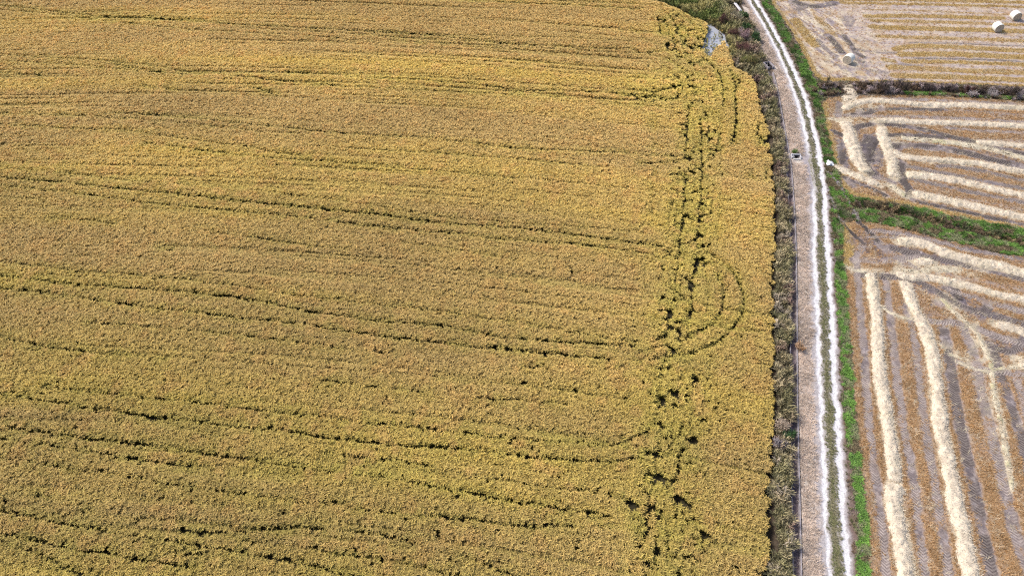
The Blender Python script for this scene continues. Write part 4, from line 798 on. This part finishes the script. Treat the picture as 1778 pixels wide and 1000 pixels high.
GRN = [(.05, .10, .035), (.08, .15, .04), (.04, .07, .03)]; OLV = [(.20, .21, .06), (.27, .24, .09), (.14, .15, .05)]; TAN = [(.44, .37, .18), (.38, .33, .18), (.30, .27, .15)]; DRK = [(.06, .04, .04), (.09, .065, .06), (.05, .045, .03)]
bush(1253, 46, 2.3, 1.9, MAR, 'dark maroon bush beside the top of the small pond', n=1900)
bush(1263, 28, 1.7, 2.2, TAN, 'feathery tan reed clump behind the dark maroon bush', 'reed_clump', 1500, False)
bush(1278, 38, 1.6, 2.2, [(.33, .29, .20), (.26, .24, .15), (.2, .18, .12)], 'grey green reed clump between maroon bush and dark green shrubs', 'reed_clump', 1500, False)
bush(1272, 68, 1.6, 2.2, DRED, 'dark brown shrub right of the small pond', n=1700)
bush(1289, 72, 2.0, 2.2, PNK, 'fanned pinkish dry reed clump leaning over the verge', 'reed_clump', 1500, False)
bush(1286, 92, 1.6, 2.4, DRED, 'low dark red shrub below the pinkish reeds', n=1700)
bush(1297, 58, 1.5, 1.9, GRN, 'dark green shrub at the verge edge, above the other green one', n=1800, group='green shrubs at the verge edge', lw=.07)
bush(1309, 74, 1.3, 2.0, GRN, 'dark green shrub with a bright tip, lowest on the verge edge', n=1800, group='green shrubs at the verge edge', lw=.07)
bush(1289, 36, 1.4, 1.8, GRN, 'dark green shrub nearest the whitish slab', n=1500, group='green shrubs at the verge edge', lw=.07)
bush(1291, 112, 1.5, 2.2, OLV, 'olive green bush behind the corner of the rice field', n=1900)
bush(1305, 116, 1.5, 2.0, [(.12, .13, .04), (.2, .15, .06), (.09, .08, .04)], 'dark olive and brown bush beside the open concrete chamber', n=1900)
bush(1318, 124, 1.0, 1.4, [(.34, .30, .20), (.26, .26, .13)], 'pale grey green reed clump just left of the concrete chamber', 'reed_clump', 1000, False)
for i, (x, y, h, ww, cc, lb) in enumerate([(1532, 160, 1.9, 2.1, DRK, 'dark bare bush, left one of the pair in the field ditch'), (1562, 160, 1.9, 2.0, DRK, 'dark bare bush, right one of the pair in the field ditch'),
        (1753, 170, 1.9, 1.5, DRK, 'dark bush near the right end of the field ditch'), (1680, 162, 1.4, 1.3, MAR, 'small maroon bush in the mauve scrub midway along the ditch'),
        (1612, 155, 1.1, 2.0, DRK, 'low dark bush behind the brightest green stretch of the ditch'), (1650, 158, 1.1, 1.6, DRK, 'low dark bush left of the small maroon one'), (1702, 164, 1.1, 1.5, DRK, 'low dark bush right of the small maroon one')]):
    bush(x, y, h, ww, cc, lb, n=1300, group='dark bushes along the field ditch')
for x, y, h, ww, lb in [(1686, 168, .9, 1.6, 'mauve grey dry bush in front of the small maroon one'), (1722, 166, .9, 1.8, 'larger mauve grey dry bush right of the middle of the ditch'), (1768, 172, .9, 1.5, 'grey green dry bush at the right edge of the ditch'), (1547, 158, .9, 1.2, 'pale dry bush between the pair of dark bushes')]:
    bush(x, y, h, ww, [(.36, .30, .31), (.44, .38, .36), (.28, .25, .25)], lb, n=900, group='pale dry bushes along the field ditch')
bush(1435, 147, 1.3, .5, [(.2, .15, .11), (.14, .13, .08)], 'thin lone sapling at the corner of the far field', 'sapling', 260)
bush(1387, 608, .75, .9, [(.40, .23, .12), (.46, .29, .17)], 'small rusty orange bush on the verge beside the channel', n=700)
bush(1379, 267, .6, .9, [(.10, .16, .04), (.16, .22, .06)], 'small green tuft just above the concrete sluice', 'green_tuft', 500)
bush(1355, 745, 1.2, 1.4, [(.46, .36, .27), (.40, .32, .24)], 'pale dry plume clump on the bank between rice and channel', 'reed_clump', 900, False)
bush(1368, 760, .9, 1.1, GRN, 'green bush on the bank beside the channel', n=900, lw=.06)
bush(1350, 775, 1.0, 1.3, [(.24, .20, .20), (.30, .26, .26)], 'grey purple dry bush on the bank below the pale plumes', n=900)
